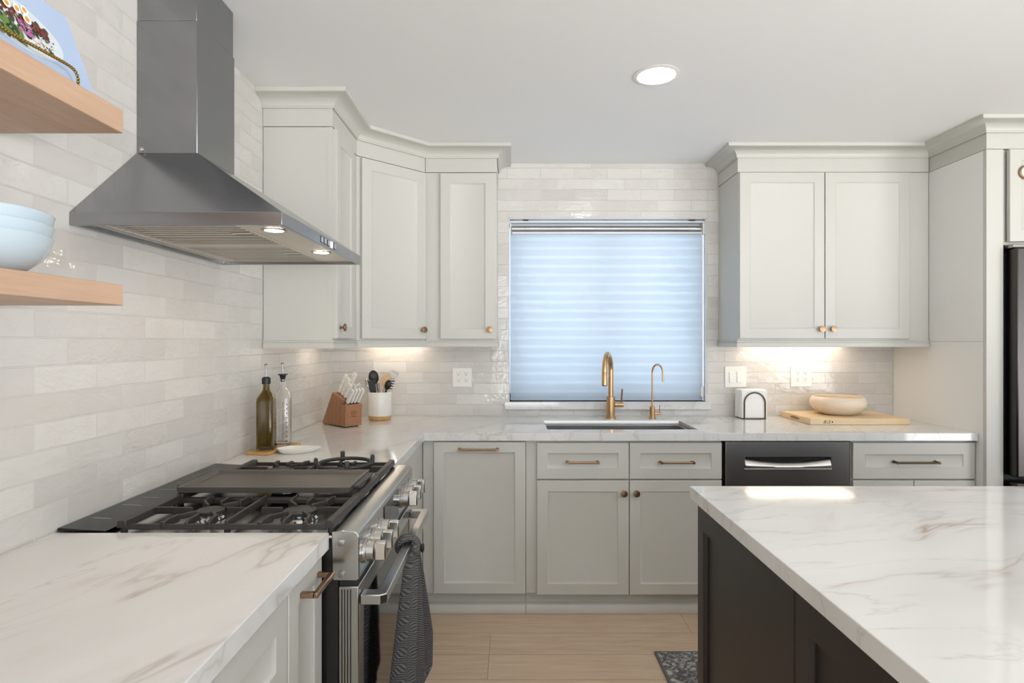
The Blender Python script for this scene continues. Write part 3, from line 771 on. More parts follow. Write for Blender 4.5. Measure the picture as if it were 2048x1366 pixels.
# wok ring on the far front burner
one_c = (-.580, 2.045)
mb = MB(); mb.tube([(one_c[0]+.090*math.cos(2*math.pi*k/40), one_c[1]+.090*math.sin(2*math.pi*k/40), .9475) for k in range(40)], .0065, 8, closed=True, cap=False)
wk = one('wok_ring', mb, M['iron'], 'black iron wok ring with four lugs standing on the far front burner grate', 'wok ring', (one_c[0], one_c[1], .938))
for a in (20, 110, 200, 290):
    c, s_ = math.cos(R(a)), math.sin(R(a)); cx, cy = one_c[0]+.094*c, one_c[1]+.094*s_
    mb = MB(Matrix.Translation((cx, cy, 0)) @ Matrix.Rotation(R(a), 4, 'Z'))
    mb.prism([(-.006, .938), (.006, .938), (.008, .966), (.004, .974), (-.006, .970)], -.0075, .0075, 'y')
    mk('lug', mb, M['iron'], wk, bevel=.0015)

# towel hanging from the oven handle
ty = 1.80
t = thing('dish_towel', 'dark grey woven dish towel tied around the oven door handle', 'towel', (-.317, ty, .745))
mb = MB()
L = []
for k in range(28):
    a = 2*math.pi*k/28
    L.append((-.317+.029*math.cos(a), ty+.012*math.sin(2*a)*.4, .7455+.0265*math.sin(a)))
mb.tube(L, .0115, 10, closed=True, cap=False, flat=(1, 1.6))
mb.ball((-.292, ty-.004, .737), .021, (.75, 1.1, 1.0), 14)
lp = mk('knot', mb, M['towel'], t)
mb = MB(); mb.lathe([(.010, -.004), (.013, -.002), (.013, .002), (.010, .004)], (0, 0, 0), 20)
mb.bm.transform(Matrix.Translation((-.272, ty-.004, .742)) @ Matrix.Rotation(R(90), 4, 'Y'))
mk('button', mb, M['black_plastic'], lp)
mb = MB(); rings = []
N = 60
for i in range(40):
    f = i/39
    op = min(1, f/.72)**.9
    hw = .017+.172*op
    ring = []
    for side in (1, -1):
        for k in range(N):
            c = -1+2*k/(N-1)
            c = c*side
            fold = math.sin(c*11.0+.6+.5*f)*.7+math.sin(c*23.0-1.1*f)*.3
            yy = ty-.030*op + hw*c + .010*op*math.cos(c*11.0+.6)
            th = (.0125*(1-op)+.0042)*math.sqrt(max(0, 1-c**8))
            xx = -.305+.006*op + (.029*op+.004)*fold + .016*op*c + th*side
            zz = .738 - f*(.415 - .13*min(1, max(0, (.25-c)*1.2)) * -1 * .9)
            ring.append((xx, yy, zz))
    rings.append(ring)
mb.loft(rings)
mk('cloth', mb, M['towel'], t, sub=1, sharp=180)

# ------------------------------------------------------------------ range hood
HY0, HY1, HX = 1.457, 2.217, -.568
CY0, CY1, CXF = 1.719, 1.950, -.917
t = thing('range_hood', 'stainless steel chimney range hood mounted on the tiled wall above the range', 'range hood', (WX, 1.835, 1.658))
mb = MB()
W = WX+.001
mb.loft([rr(W, HX, HY0, HY1, 1.658), rr(W, HX, HY0, HY1, 1.690), rr(W, CXF-.002, CY0+.002, CY1-.002, 1.921)], cap=False)
mb.loft([rr(W, HX, HY0, HY1, 1.658), rr(W+.014, HX-.012, HY0+.012, HY1-.012, 1.658), rr(W+.014, HX-.012, HY0+.012, HY1-.012, 1.668)], cap=False)
mb.f([mb.v(p) for p in rr(W, CXF-.002, CY0+.002, CY1-.002, 1.921)])
bmesh.ops.remove_doubles(mb.bm, verts=mb.bm.verts[:], dist=1e-5)
cn = mk('canopy', mb, M['steel_hood'], t, bevel=.0012)
mk('chimney', B(W, CXF, CY0, CY1, 1.918, 2.305), M['steel_hood'], t, bevel=.0015)
mk('chimney_extension', B(W, CXF-.003, CY0+.003, CY1-.003, 2.306, CZ-.001), M['steel_hood'], t, bevel=.0015)
mk('screw', MB().tube([(-1.078, CY0, 1.930), (-1.078, CY0-.003, 1.930), (-1.078, CY0-.004, 1.930)], [.006, .0055, .003], 16), M['chrome'], t)
mk('underside_panel', B(-.690, HX-.0125, HY0+.013, HY1-.013, 1.6665, 1.672).box(W+.0145, -1.052, HY0+.013, HY1-.013, 1.6665, 1.672), M['steel_under_lit'], t)
mk('cavity_shade', B(-1.051, -.691, HY0+.013, HY1-.013, 1.6765, 1.679), M['black'], t)  # black sheet stands in for the unlit space above the filter slots
for ya, yb in ((HY0+.0135, 1.8355), (1.8375, HY1-.0135)):
    mb = MB(); xa, xb = -1.050, -.692
    mb.box(xa, xa+.018, ya, yb, 1.667, 1.6735); mb.box(xb-.018, xb, ya, yb, 1.667, 1.6735)
    mb.box(xa+.018, xb-.018, ya, ya+.018, 1.667, 1.6735); mb.box(xa+.018, xb-.018, yb-.018, yb, 1.667, 1.6735)
    n = 12; L = (yb-ya-.036)/n
    for k in range(n):
        y = ya+.018+L*(k+1)-L*.5; mb.box(xa+.018, xb-.018, y-L*.28, y+L*.28, 1.667, 1.6674)
    fl = mk('filter', mb, M['steel_under_lit'], t)
    ym = (ya+yb)/2-.03
    mk('filter_latch', B(xb-.075, xb-.022, ym-.016, ym+.016, 1.6655, 1.6668), M['steel_under_lit'], fl)
    mk('filter_latch_slot', B(xb-.072, xb-.025, ym+.009, ym+.014, 1.6648, 1.6654), M['black'], fl)
for y in (1.568, 2.010-.055):
    l = mk('lamp_ring', MB().lathe([(.024, 0), (.032, 0), (.033, .002), (.024, .002)], (-.632, y, 1.6640), 32, ring=True), M['steel_hood'], t)
    mk('lamp', MB().lathe([(.0005, 0), (.0235, 0), (.0235, .002), (.0005, .002)], (-.632, y, 1.6642), 32), M['led_hood'], l)
for k, y in enumerate((1.760, 1.792, 1.824, 1.856, 1.888)):
    if k == 3: mk('display', B(HX-.001, HX+.0015, y-.012, y+.012, 1.664, 1.684), M['led_blue'], t)
    else:
        b = mk('button', B(HX-.001, HX+.0012, y-.010, y+.010, 1.664, 1.684), M['glass_black'], t)
        mk('button_face', B(HX+.0012, HX+.0024, y-.0085, y+.0085, 1.6665, 1.6815), M['chrome'], b)

# ------------------------------------------------------------------ shelves and what stands on them
SXF = -.814
one('floating_shelf', B(WX+.0005, SXF, -.10, 1.235, 1.805, 1.853), M['oak'], 'upper light oak floating shelf, holding a cookbook', 'shelf', (WX, .57, 1.805), bevel=.0015)
one('floating_shelf', B(WX+.0005, SXF, -.10, 1.235, 1.445, 1.488), M['oak'], 'lower light oak floating shelf, holding stacked blue bowls', 'shelf', (WX, .57, 1.445), bevel=.0015)
bc = (-.955, 1.035)
BOWL = [(.001, 0), (.050, 0), (.058, .002), (.082, .012), (.104, .030), (.115, .050), (.1195, .068), (.1205, .071), (.119, .0725), (.117, .071), (.1125, .052), (.101, .033), (.080, .0155), (.056, .0065), (.001, .006)]
for k, (lb, dz, dx_) in enumerate((('pale blue glazed bowl at the bottom of the stack on the lower shelf', 0, 0), ('pale blue glazed bowl in the middle of the stack on the lower shelf', .021, .003), ('pale blue glazed bowl on top of the stack on the lower shelf', .042, .006))):
    if k == 0: b0 = one('bowl', MB().lathe(BOWL, (bc[0], bc[1], 1.4885), 64), M['bowl_blue'], lb, 'bowl', (bc[0], bc[1], 1.4885), 'stacked blue bowls on the lower shelf')
    else:
        b = b0.copy(); link(b); b.location = (bc[0]-dx_*.3, bc[1]+dx_, 1.4885+dz); b['label'] = lb
# cookbook on a beaded stand; lean about the Y axis
th = R(20)
bx, by1, bz = -.836, 1.183, 1.8605
def BK(a, b, c): # a along -Y from right edge, b up the cover, c out of the cover
    return (bx - b*math.sin(th) + c*math.cos(th), by1 - a, bz + b*math.cos(th) + c*math.sin(th))
bM = Matrix(((0, -math.sin(th), math.cos(th), bx), (-1, 0, 0, by1), (0, math.cos(th), math.sin(th), bz), (0, 0, 0, 1)))
t = thing('cookbook', 'cookbook with a salad plate on its pale blue cover, leaning on the upper shelf', 'book', (bx, by1-.12, bz))
mk('cover', MB(bM).box(0, .270, 0, .170, -.002, 0).box(0, .270, 0, .170, -.022, -.020), M['cover_blue'], t)
mk('pages', MB(bM).box(.003, .267, .002, .168, -.0198, -.0022), M['napkin'], t)
def disc(mb, a, b, rx, ry, c0, c1, rot=0, n=24):
    lp = []
    for k in range(n):
        x, y = rx*math.cos(2*math.pi*k/n), ry*math.sin(2*math.pi*k/n)
        lp.append((a+x*math.cos(rot)-y*math.sin(rot), b+x*math.sin(rot)+y*math.cos(rot)))
    mb.prism(lp, c0, c1)
bm_p = MB(bM); disc(bm_p, .165, .068, .110, .052, .0001, .0004, 0, 48)
pm = [M['print_plate'], M['print_leaf_dark'], M['print_leaf'], M['print_meat'], M['print_onion'], M['print_cheese'], M['print_egg'], M['print_yolk']]
rnd = random.Random(3); lev = [0]
def blobs(mi, n, a0, a1, b0, b1, r0, r1):
    bm_p.mi = mi
    for _ in range(n):
        lev[0] += 1; c = .0005+lev[0]*.000008
        disc(bm_p, rnd.uniform(a0, a1), rnd.uniform(b0, b1), rnd.uniform(r0, r1), rnd.uniform(r0, r1)*.6, c, c+.000008, rnd.uniform(0, 3), 9)
blobs(1, 40, .085, .220, .045, .095, .006, .012)
blobs(3, 40, .085, .190, .068, .092, .003, .008)
blobs(5, 40, .095, .135, .036, .058, .002, .006)
blobs(1, 25, .165, .225, .025, .065, .006, .010)
blobs(2, 34, .160, .225, .022, .062, .003, .009)
blobs(4, 22, .132, .160, .052, .076, .003, .006)
blobs(1, 25, .076, .130, .040, .075, .001, .003)
blobs(3, 10, .10, .15, .072, .086, .004, .006)
for a, b, r_ in ((.132, .088, .011), (.131, .106, .010), (.150, .098, .010), (.172, .096, .010)):
    bm_p.mi = 6; c = .0025; disc(bm_p, a, b, r_*.8, r_, c, c+.0002, .5)
    bm_p.mi = 7; disc(bm_p, a, b, r_*.45, r_*.55, c+.0002, c+.0004, .5)
mk('cover_picture', bm_p, pm, t)
t = thing('book_stand', 'gold beaded wire stand holding the cookbook on the upper shelf', 'stand', (-.83, 1.0, 1.853))
wx = -.8225
path = arc([(wx, 1.118, 1.8565), (wx, 1.117, 1.872), (wx, 1.100, 1.882), (wx, 1.04, 1.880), (wx, .97, 1.876), (wx, .93, 1.878), (wx, .912, 1.880), (wx, .901, 1.872), (wx, .900, 1.8565)], 10)
mb = MB(); mb.tube(path, .0012, 6)
acc = 0; last = path[0]; mb.ball(last, .0034, n=8)
for p in path[1:]:
    while (p-last).length >= .0058:
        last = last+(p-last).normalized()*.0058; mb.ball(last, .0032, n=8)
mk('front_wire', mb, M['gold'], t)
mb = MB()
for y in (1.118, .900): mb.tube([(wx, y, 1.8555), (-.98, y, 1.8555), (-.935, y-.0, 2.00)], .0022, 8)
mb.tube([(-.9345, 1.118, 2.00), (-.9345, .900, 2.00)], .0022, 8)
mk('back_wire', mb, M['gold'], t)

# ------------------------------------------------------------------ counter items, left corner
t0 = (-1.000, 2.482)
mb = MB(Matrix.Translation((t0[0], t0[1], 0)) @ Matrix.Rotation(R(-12), 4, 'Z')); mb.box(-.052, .052, -.122, .122, CT+.0005, .925)
one('bottle_tray', mb, M['bamboo'], 'small rectangular bamboo tray under the two oil bottles', 'tray', (t0[0], t0[1], CT), bevel=.002)
def sq(r, cr, z, c, rot, n=6):
    pts = []
    for qd, (sx, sy) in enumerate(((1, 1), (-1, 1), (-1, -1), (1, -1))):
        for k in range(n+1):
            a = math.pi/2*qd + math.pi/2*k/n
            pts.append((sx*(r-cr)+cr*math.cos(a), sy*(r-cr)+cr*math.sin(a)))
    cs, sn = math.cos(rot), math.sin(rot)
    return [(c[0]+x*cs-y*sn, c[1]+x*sn+y*cs, z) for x, y in pts]
def bottle(label, c, mat, rot, r=.033, z0=.9258, clear=False):
    t = thing('oil_bottle', label, 'bottle', (c[0], c[1], z0))
    mb = MB(); H = [(.85, .3, 0), (1, .35, .004), (1, .35, .20), (.97, .5, .212), (.80, .8, .226), (.55, 1, .238), (.42, 1, .246), (.40, 1, .275), (.44, 1, .276), (.44, 1, .281), (.40, 1, .282)]
    mb.loft([sq(r*a, r*a*b*.999, z0+z, c, rot) for a, b, z in H], cap=False)
    Hi = [(.30, 1, .282), (.30, 1, .246), (.46, 1, .236), (.70, .8, .223), (.90, .5, .209), (.93, .35, .198), (.93, .35, .010), (.8, .3, .007)]
    mb.loft([sq(r*a, r*a*b*.999, z0+z, c, rot) for a, b, z in [H[-1]]+Hi], cap=False)
    mb.f([mb.v(p) for p in sq(r*.85, r*.85*.3, z0, c, rot)]); mb.f([mb.v(p) for p in sq(r*.8, r*.8*.3, z0+.007, c, rot)])
    bmesh.ops.remove_doubles(mb.bm, verts=mb.bm.verts[:], dist=1e-5)
    mk('glass', mb, mat, t)
    if clear: prof = [(.008, -.012), (.0098, .0), (.0145, .0175), (.021, .0185), (.021, .022), (.010, .023)]
    else: prof = [(.0168, -.012), (.0172, -.008), (.0172, .010), (.0165, .012), (.012, .016), (.006, .017)]
    st = mk('stopper', MB().lathe(prof, (c[0], c[1], z0+.282), 24), M['black_plastic'], t)
    zz = z0+.298
    mk('pour_spout', MB().tube([(c[0], c[1], zz), (c[0]-.001, c[1], zz+.03), (c[0]-.004, c[1]-.001, zz+.050)], [.0036, .0030, .0024], 10), M['steel_dark'], st)
    mk('spout_cap', MB().tube([(c[0]-.006, c[1]-.001, zz+.0505), (c[0]+.006, c[1]-.001, zz+.0525)], [.004, .0015], 8), M['chrome'], st)
    return t
bottle('olive green glass oil bottle with pour spout on the bamboo tray', (-1.010, 2.425), M['glass_green'], R(5))
t = bottle('clear glass oil bottle with measuring marks behind the green bottle', (-.990, 2.548), M['glass_clear'], R(12), clear=True)
mb = MB(Matrix.Translation((-.990, 2.548, 0)) @ Matrix.Rotation(R(12), 4, 'Z'))
for k in range(26):
    z = .945+k*.0065; wd = .010 if k % 5 == 0 else .006
    mb.box(.004, .004+wd, -.0335, -.0332, z, z+.0011)
    if k % 3 == 0: mb.box(.019, .024, -.0335, -.0332, z-.001, z+.0025)
mb.box(.0035, .0042, -.0335, -.0332, .945, 1.11)
mk('scale_marks', mb, M['ink'], t)
# spoon rest
sc_ = (-.892, 2.415)
mb = MB(Matrix.Translation((sc_[0], sc_[1], CT+.0005)) @ Matrix.Rotation(R(18), 4, 'Z'))
out = []
for f, z in ((.72, 0), (.86, .006), (1.0, .019), (1.02, .022), (.97, .0215), (.86, .012), (.6, .005), (.02, .0045)):
    ring = []
    for k in range(40):
        a = 2*math.pi*k/40; ex = 1+.62*max(0, math.cos(a))**9*(1 if f > .7 else .4)
        ring.append((.066*f*math.cos(a)*ex, .046*f*math.sin(a), z))
    out.append(ring)
mb.loft(out); one('spoon_rest', mb, M['porcelain'], 'white ceramic spoon rest on the counter in front of the bottles', 'spoon rest', (sc_[0], sc_[1], CT))
# knife block
bl = Vector((-1.050, 3.25)); u = Vector((.77, -.638)).normalized(); v = Vector((.638, .77)).normalized()
KM = Matrix(((u.x, v.x, 0, bl.x), (u.y, v.y, 0, bl.y), (0, 0, 1, CT+.0055), (0, 0, 0, 1)))
t = thing('knife_block', 'two-part cherry wood knife block in the counter corner', 'knife block', (bl.x+.11*u.x, bl.y+.11*u.y, CT))
mk('slanted_block', MB(KM).prism([(0, 0), (.105, 0), (.205, .140), (.099, .176)], .003, .100, 'y'), M['cherry'], t, bevel=.0025)
mk('steak_block', MB(KM).prism([(.1065, 0), (.222, 0), (.228, .116), (.189, .116)], 0, .104, 'y'), M['cherry'], t, bevel=.0025)
for a in (.015, .205):
    for b in (.015, .085): mk('foot', MB(KM).cyl((a, b, -.005), (a, b, .001), .006, None, 12), M['black_plastic'], t)
mb = MB(KM)
L = [(.2275+.0008, .052+.016*math.cos(2*math.pi*k/24), .070+.011*math.sin(2*math.pi*k/24)) for k in range(24)]
mb.tube(L, .0006, 6, closed=True, cap=False); mb.tube([(.2265, .034, .050), (.2265, .070, .050)], .0006, 6)
mb.tube([(.2283, .044, .070), (.2283, .050, .074), (.2283, .056, .067), (.2283, .060, .072)], .0006, 6)
mk('mark', mb, M['ink'], t)
ld = Vector((.58, 0, .815)).normalized()
def knife(label, a, b, z, L, wd, grp, bolster=True):
    P = lambda s, dx=0, dy=0: (a+ld.x*s+dx*ld.z, b+dy, z+ld.z*s-dx*ld.x)
    t = thing('knife', label, 'knife', KM @ Vector((a, b, z)), grp)
    def sec(s, h, off=0): return [P(s, off-h, -wd), P(s, off-h*.6, -wd*1.15), P(s, off+h*.6, -wd*1.15), P(s, off+h, -wd), P(s, off+h, wd), P(s, off+h*.6, wd*1.15), P(s, off-h*.6, wd*1.15), P(s, off-h, wd)]
    mk('handle', MB(KM).loft([sec(.012, .010), sec(.03, .0115), sec(L*.5, .0095), sec(L*.85, .0115), sec(L*.97, .0125, -.002), sec(L, .009, -.003)]), M['knife_white'], t, bevel=.0012)
    mb = MB(KM); mb.loft([sec(-.045, .010), sec(-.001, .010), sec(.0115, .0105)]); mk('blade', mb, M['chrome'], t)
    mb = MB(KM)
    for f in (.25, .55, .82): mb.cyl(P(L*f, 0, -wd*1.18), P(L*f, 0, -wd*1.22), .0019, None, 10)
    mk('rivet', mb, M['dark_bronze'], t)
    return t
G1 = 'white-handled knives in the slanted block'
G2 = 'white-handled steak knives in the front block'
# top face runs from (.099,.176) to (.205,.140)
tf = lambda f: (.099+.106*f, .176-.036*f)
for lb, f, b, L in (('large white-handled chef knife, rear left in the slanted block', .20, .030, .125), ('white-handled slicing knife in front of the chef knife', .52, .026, .118),
                    ('white-handled bread knife, tallest at the back right of the slanted block', .26, .076, .140), ('short white-handled utility knife at the front left of the slanted block', .82, .022, .095)):
    a, z = tf(f); knife(lb, a, b, z, L, .0065, G1)
for k, b in enumerate((.020, .041, .062, .083)):
    knife(['leftmost white steak knife in the front block', 'second white steak knife from the left in the front block', 'third white steak knife from the left in the front block', 'rightmost white steak knife in the front block'][k],
          .207, b, .117, .098, .0052, G2)
# kitchen shears
a, z = tf(.70); b = .068
t = thing('kitchen_shears', 'white-handled kitchen shears with loop grips in the slanted block', 'scissors', KM @ Vector((a, b, z)))
P = lambda s, d: (a+ld.x*s, b+d, z+ld.z*s)
mk('blades', MB(KM).tube([P(-.04, 0), P(.025, 0)], .006, 8), M['chrome'], t)
mb = MB(KM)
for sgn in (-1, 1):
    mb.tube([P(.058+.030*math.cos(2*math.pi*k/20), sgn*.017+.014*math.sin(2*math.pi*k/20)) for k in range(20)], .0042, 8, closed=True, cap=False)
    mb.tube([P(.012, -sgn*.003), P(.032, sgn*.009)], .0048, 8)
mk('grips', mb, M['knife_white'], t)

# utensil crock
uc = (-.772, 3.445)
t = thing('utensil_crock', 'white ceramic utensil crock with a wooden base beside the knife block', 'utensil holder', (uc[0], uc[1], CT))
mk('jar', MB().lathe([(.0655, .024), (.0675, .026), (.0685, .030), (.0685, .160), (.0675, .163), (.0655, .163), (.0645, .160), (.0645, .032), (.001, .031)], (uc[0], uc[1], CT), 64), M['porcelain'], t)
mk('wooden_base', MB().lathe([(.001, .0005), (.058, .0005), (.062, .003), (.0672, .0238), (.001, .0239)], (uc[0], uc[1], CT), 64), M['bamboo'], t)
def utensil(name, label, cat, foot, top, parts):
    """foot/top: offsets from crock centre (x, y, z above counter); parts(frame) builds pieces in a frame with z along the shaft, origin at top"""
    f0 = Vector((uc[0]+foot[0], uc[1]+foot[1], CT+foot[2])); t1 = Vector((uc[0]+top[0], uc[1]+top[1], CT+top[2]))
    t = thing(name, label, cat, f0, 'cooking utensils in the crock')
    z = (t1-f0).normalized(); y = Vector((0, 1, 0)); y = (y-z*y.dot(z)).normalized(); x = y.cross(z)
    m = Matrix((x, y, z)).transposed().to_4x4(); m.translation = t1
    parts(t, m, (t1-f0).length); return t
def rot(a): return Matrix.Rotation(R(a), 4, 'Z')
def sh(m, L, r, mat, t, nm='shaft'): mk(nm, MB(m).tube([(0, 0, -L), (0, 0, 0)], r, 10), mat, t)
def oval(mb, w_, h_, th_, dish=.008):
    rings = []
    for f in (1, .9, .6, .05):
        rings.append([(w_*f*math.cos(2*math.pi*k/24), -dish*(1-f*f)+th_, h_+h_*f*math.sin(2*math.pi*k/24)) for k in range(24)])
    back = [[(x, y-th_*2, z) for x, y, z in r_] for r_ in rings]
    return mb.loft(back[::-1]+rings)
def p_spoon(mat):
    def f(t, m, L):
        sh(m, L, .005, mat, t); mk('bowl', oval(MB(m @ rot(20)), .029, .042, .0015), mat, t)
    return f
utensil('ladle_spoon', 'black nylon serving spoon, tallest at the left of the crock', 'spoon', (-.012, .005, .036), (-.030, -.005, .205), p_spoon(M['black_plastic']))
def p_flat(t, m, L):
    sh(m, L, .005, M['black_plastic'], t); mk('blade', MB(m @ rot(35)).prism([(-.020, -.012), (.020, -.012), (.023, .062), (-.019, .066)], -.0015, .0015, 'y'), M['black_plastic'], t, bevel=.001)
utensil('spatula', 'black nylon spatula at the front left of the crock', 'spatula', (-.010, -.020, .036), (-.030, -.040, .170), p_flat)
def p_whisk(t, m, L):
    sh(m, L, .006, M['chrome'], t, 'handle')
    mb = MB(m)
    for k in range(5):
        an = math.pi*k/5
        mb.tube([(.020*math.sin(math.pi*j/14)**.7*math.cos(an)*s, .020*math.sin(math.pi*j/14)**.7*math.sin(an)*s, .075*(j/14)) for s in (1,) for j in range(15)] , .0011, 6)
        mb.tube([(-.020*math.sin(math.pi*j/14)**.7*math.cos(an), -.020*math.sin(math.pi*j/14)**.7*math.sin(an), .075*(j/14)) for j in range(15)], .0011, 6)
    mk('wires', mb, M['chrome'], t)
utensil('whisk', 'small steel whisk leaning out of the left of the crock', 'whisk', (.020, -.02, .036), (-.042, -.025, .172), p_whisk)
def p_tong(t, m, L):
    mk('arms', MB(m).box(-.009, .009, -.006, -.004, -L, .03).box(-.009, .009, .004, .006, -L, .03).box(-.009, .009, -.006, .006, .03, .034), M['chrome'], t, bevel=.001)
utensil('tongs', 'short steel tongs standing in the middle of the crock', 'tongs', (.012, .0, .036), (-.006, -.005, .180), p_tong)
utensil('wooden_spoon', 'light wooden spoon leaning right in the crock', 'spoon', (-.010, -.01, .036), (.030, -.016, .190), p_spoon(M['spoon_wood']))
def p_turner(t, m, L):
    sh(m, L, .0045, M['chrome'], t)
    mb = MB(m @ rot(15))
    mb.prism([(-.012, -.010), (.012, -.010), (.024, .018), (-.022, .018)], -.001, .001, 'y')
    for k in range(5): mb.box(-.022+k*.0098, -.022+k*.0098+.0062, -.001, .001, .0175, .085)
    mb.box(-.022, .0244, -.001, .001, .084, .094)
    mk('slotted_blade', mb, M['chrome'], t)
utensil('slotted_turner', 'steel slotted turner leaning out of the right of the crock', 'turner', (-.02, .010, .036), (.050, .006, .196), p_turner)
def p_fork(t, m, L):
    sh(m, L, .005, M['black_plastic'], t)
    mb = oval(MB(m), .018, .030, .0015)
    for k in range(4):
        mb.tube([(.010, -.002, .012+k*.015), (.026, -.004, .016+k*.015), (.032, -.012, .018+k*.015)], .0028, 8)
    mk('toothed_head', mb, M['black_plastic'], t)
utensil('pasta_fork', 'black toothed pasta fork below the slotted turner, right of the crock', 'pasta server', (.0, -.030, .036), (.045, -.030, .176), p_fork)
def p_white(t, m, L):
    sh(m, L, .004, M['chrome'], t, 'shaft'); mk('grip', MB(m).tube([(0, 0, -.06), (0, 0, -.05), (0, 0, .02), (0, 0, .026)], [.006, .009, .010, .006], 12), M['knife_white'], t)
utensil('peeler', 'white-handled peeler standing left of the wooden spoon in the crock', 'peeler', (.022, .018, .036), (.022, -.002, .185), p_white)

# ------------------------------------------------------------------ outlets and switch
def plate(name, label, cat, x0, x1, z0, z1):
    t = thing(name, label, cat, ((x0+x1)/2, WY, (z0+z1)/2))
    mk('cover_plate', B(x0, x1, WY-.0065, WY-.0005, z0, z1), M['white_plastic'], t, bevel=.0025)
    return t
def outlet(label, x0, x1, z0, z1):
    t = plate('wall_outlet', label, 'outlet', x0, x1, z0, z1); cx, cz = (x0+x1)/2, (z0+z1)/2
    for s in (-1, 1):
        x = cx+s*.0228
        r = mk('receptacle', B(x-.0165, x+.0165, WY-.0085, WY-.0066, cz-.034, cz+.034), M['white_plastic'], t, bevel=.001)
        mb = MB()
        for zz in (cz-.019, cz+.019):
            mb.box(x-.0075, x-.0055, WY-.0092, WY-.0086, zz+.001, zz+.009); mb.box(x+.0055, x+.0075, WY-.0092, WY-.0086, zz+.001, zz+.008); mb.cyl((x, WY-.0086, zz-.006), (x, WY-.0092, zz-.006), .0026, None, 10)
        mk('slots', mb, M['black_plastic'], r)
        for zz in (z0+.012, z1-.012): mk('screw', MB().cyl((x, WY-.0066, zz), (x, WY-.0075, zz), .003, None, 10), M['white_plastic'], t)
outlet('white double wall outlet on the tile left of the window', -.362, -.244, 1.093, 1.210)
outlet('white double wall outlet on the tile above the cutting board', 1.698, 1.828, 1.094, 1.221)
t = plate('light_switch', 'white two-gang light switch plate on the tile right of the window', 'light switch', 1.297, 1.427, 1.090, 1.218)
for x in (1.339, 1.385):
    r = mk('switch_frame', B(x-.0165, x+.0165, WY-.0085, WY-.0066, 1.120, 1.188), M['white_plastic'], t, bevel=.001)
    mb = MB(); mb.prism([(WY-.0086, 1.123), (WY-.0120, 1.123), (WY-.0090, 1.185), (WY-.0086, 1.185)], x-.014, x+.014 if x > 1.36 else x+.008, 'x'); mk('rocker', mb, M['white_plastic'], r)

# ------------------------------------------------------------------ window shade
t = thing('window_shade', 'white banded translucent roller shade pulled down over the kitchen window', 'window shade', (.583, WY+.045, 2.1))
sx0, sx1 = x0+.009, x1-.0065
mk('headrail', B(sx0, sx1, WY+.012, WY+.075, 2.098, 2.108).box(sx0, sx1, WY+.070, WY+.075, 2.03, 2.098), M['vinyl'], t, bevel=.001)
mb = MB()
for x in (.07, 1.09): mb.box(x, x+.03, WY+.010, WY+.06, 2.1085, 2.1165)
mk('bracket', mb, M['black_plastic'], t)
mk('roller', MB().tube([(sx0+.012, WY+.050, 2.066), (sx1-.012, WY+.050, 2.066)], .0195, 24), M['chrome'], t)
mk('lower_rail', B(sx0+.012, sx1-.012, WY+.026, WY+.060, 2.032, 2.045), M['vinyl'], t, bevel=.003)
for xa, xb in ((sx0, sx0+.006), (sx1-.010, sx1)):
    mk('end_cap', B(xa, xb, WY+.016, WY+.069, 2.030, 2.097), M['white_plastic'], t, bevel=.001)
mk('fabric', B(sx0+.003, sx1-.004, WY+.0440, WY+.0444, 1.035, 2.0465), M['shade'], t)
mk('hem_bar', B(sx0+.003, sx1-.004, WY+.0436, WY+.0448, 1.006, 1.0345), M['shade'], t)
mb = MB(); mb.tube([(sx1-.008, WY+.03, 2.06), (sx1-.008, WY+.03, 1.05)], .0012, 6).tube([(sx1-.014, WY+.03, 2.06), (sx1-.014, WY+.03, 1.05)], .0012, 6)
mb.box(sx1-.020, sx1-.002, WY+.024, WY+.036, 1.03, 1.09); mk('pull_chain', mb, M['white_plastic'], t)

# ------------------------------------------------------------------ right counter items
t = thing('napkin_holder', 'bronze arched wire napkin holder on the counter right of the sink', 'napkin holder', (1.43, 3.52, CT))
def archp(x0, x1, y, z0, z1):
    r_ = (x1-x0)/2; return [(x0, y, z0)] + [((x0+x1)/2-r_*math.cos(math.pi*k/20), y, z1-r_+r_*math.sin(math.pi*k/20)) for k in range(21)] + [(x1, y, z0)]
for y in (3.462, 3.578): mk('arch', MB().tube(archp(1.364, 1.486, y, CT+.004, 1.070), .0040, 10), M['dark_bronze'], t)
mk('base', B(1.361, 1.489, 3.458, 3.582, CT+.0005, CT+.0045), M['dark_bronze'], t, bevel=.001)
mb = MB()
for k in range(18):
    y = 3.468+k*.0058; j = random.uniform(-.003, .003)
    mb.box(1.352+j, 1.500+j, y, y+.0054, CT+.0052, 1.085+random.uniform(-.003, .003))
one('napkin_stack', mb, M['napkin'], 'stack of folded white paper napkins standing in the bronze holder', 'napkins', (1.43, 3.52, CT), bevel=.0015)
t = thing('cutting_board', 'thick maple cutting board with a juice groove at the right of the counter', 'cutting board', (1.9, 3.40, CT))
bx0, bx1, by0, by1, bz0, bz1 = 1.630, 2.173, 3.222, 3.578, CT+.0005, .9495
mb = MB()
gi = .026
mb.loft([rr(bx0, bx1, by0, by1, bz0), rr(bx0, bx1, by0, by1, bz1), rr(bx0+gi, bx1-gi, by0+gi, by1-gi, bz1), rr(bx0+gi+.004, bx1-gi-.004, by0+gi+.004, by1-gi-.004, bz1-.005), rr(bx0+gi+.009, bx1-gi-.009, by0+gi+.009, by1-gi-.009, bz1-.005), rr(bx0+gi+.013, bx1-gi-.013, by0+gi+.013, by1-gi-.013, bz1)], cap=False)
mb.f([mb.v(p) for p in rr(bx0+gi+.013, bx1-gi-.013, by0+gi+.013, by1-gi-.013, bz1)]); mb.f([mb.v(p) for p in rr(bx0, bx1, by0, by1, bz0)])
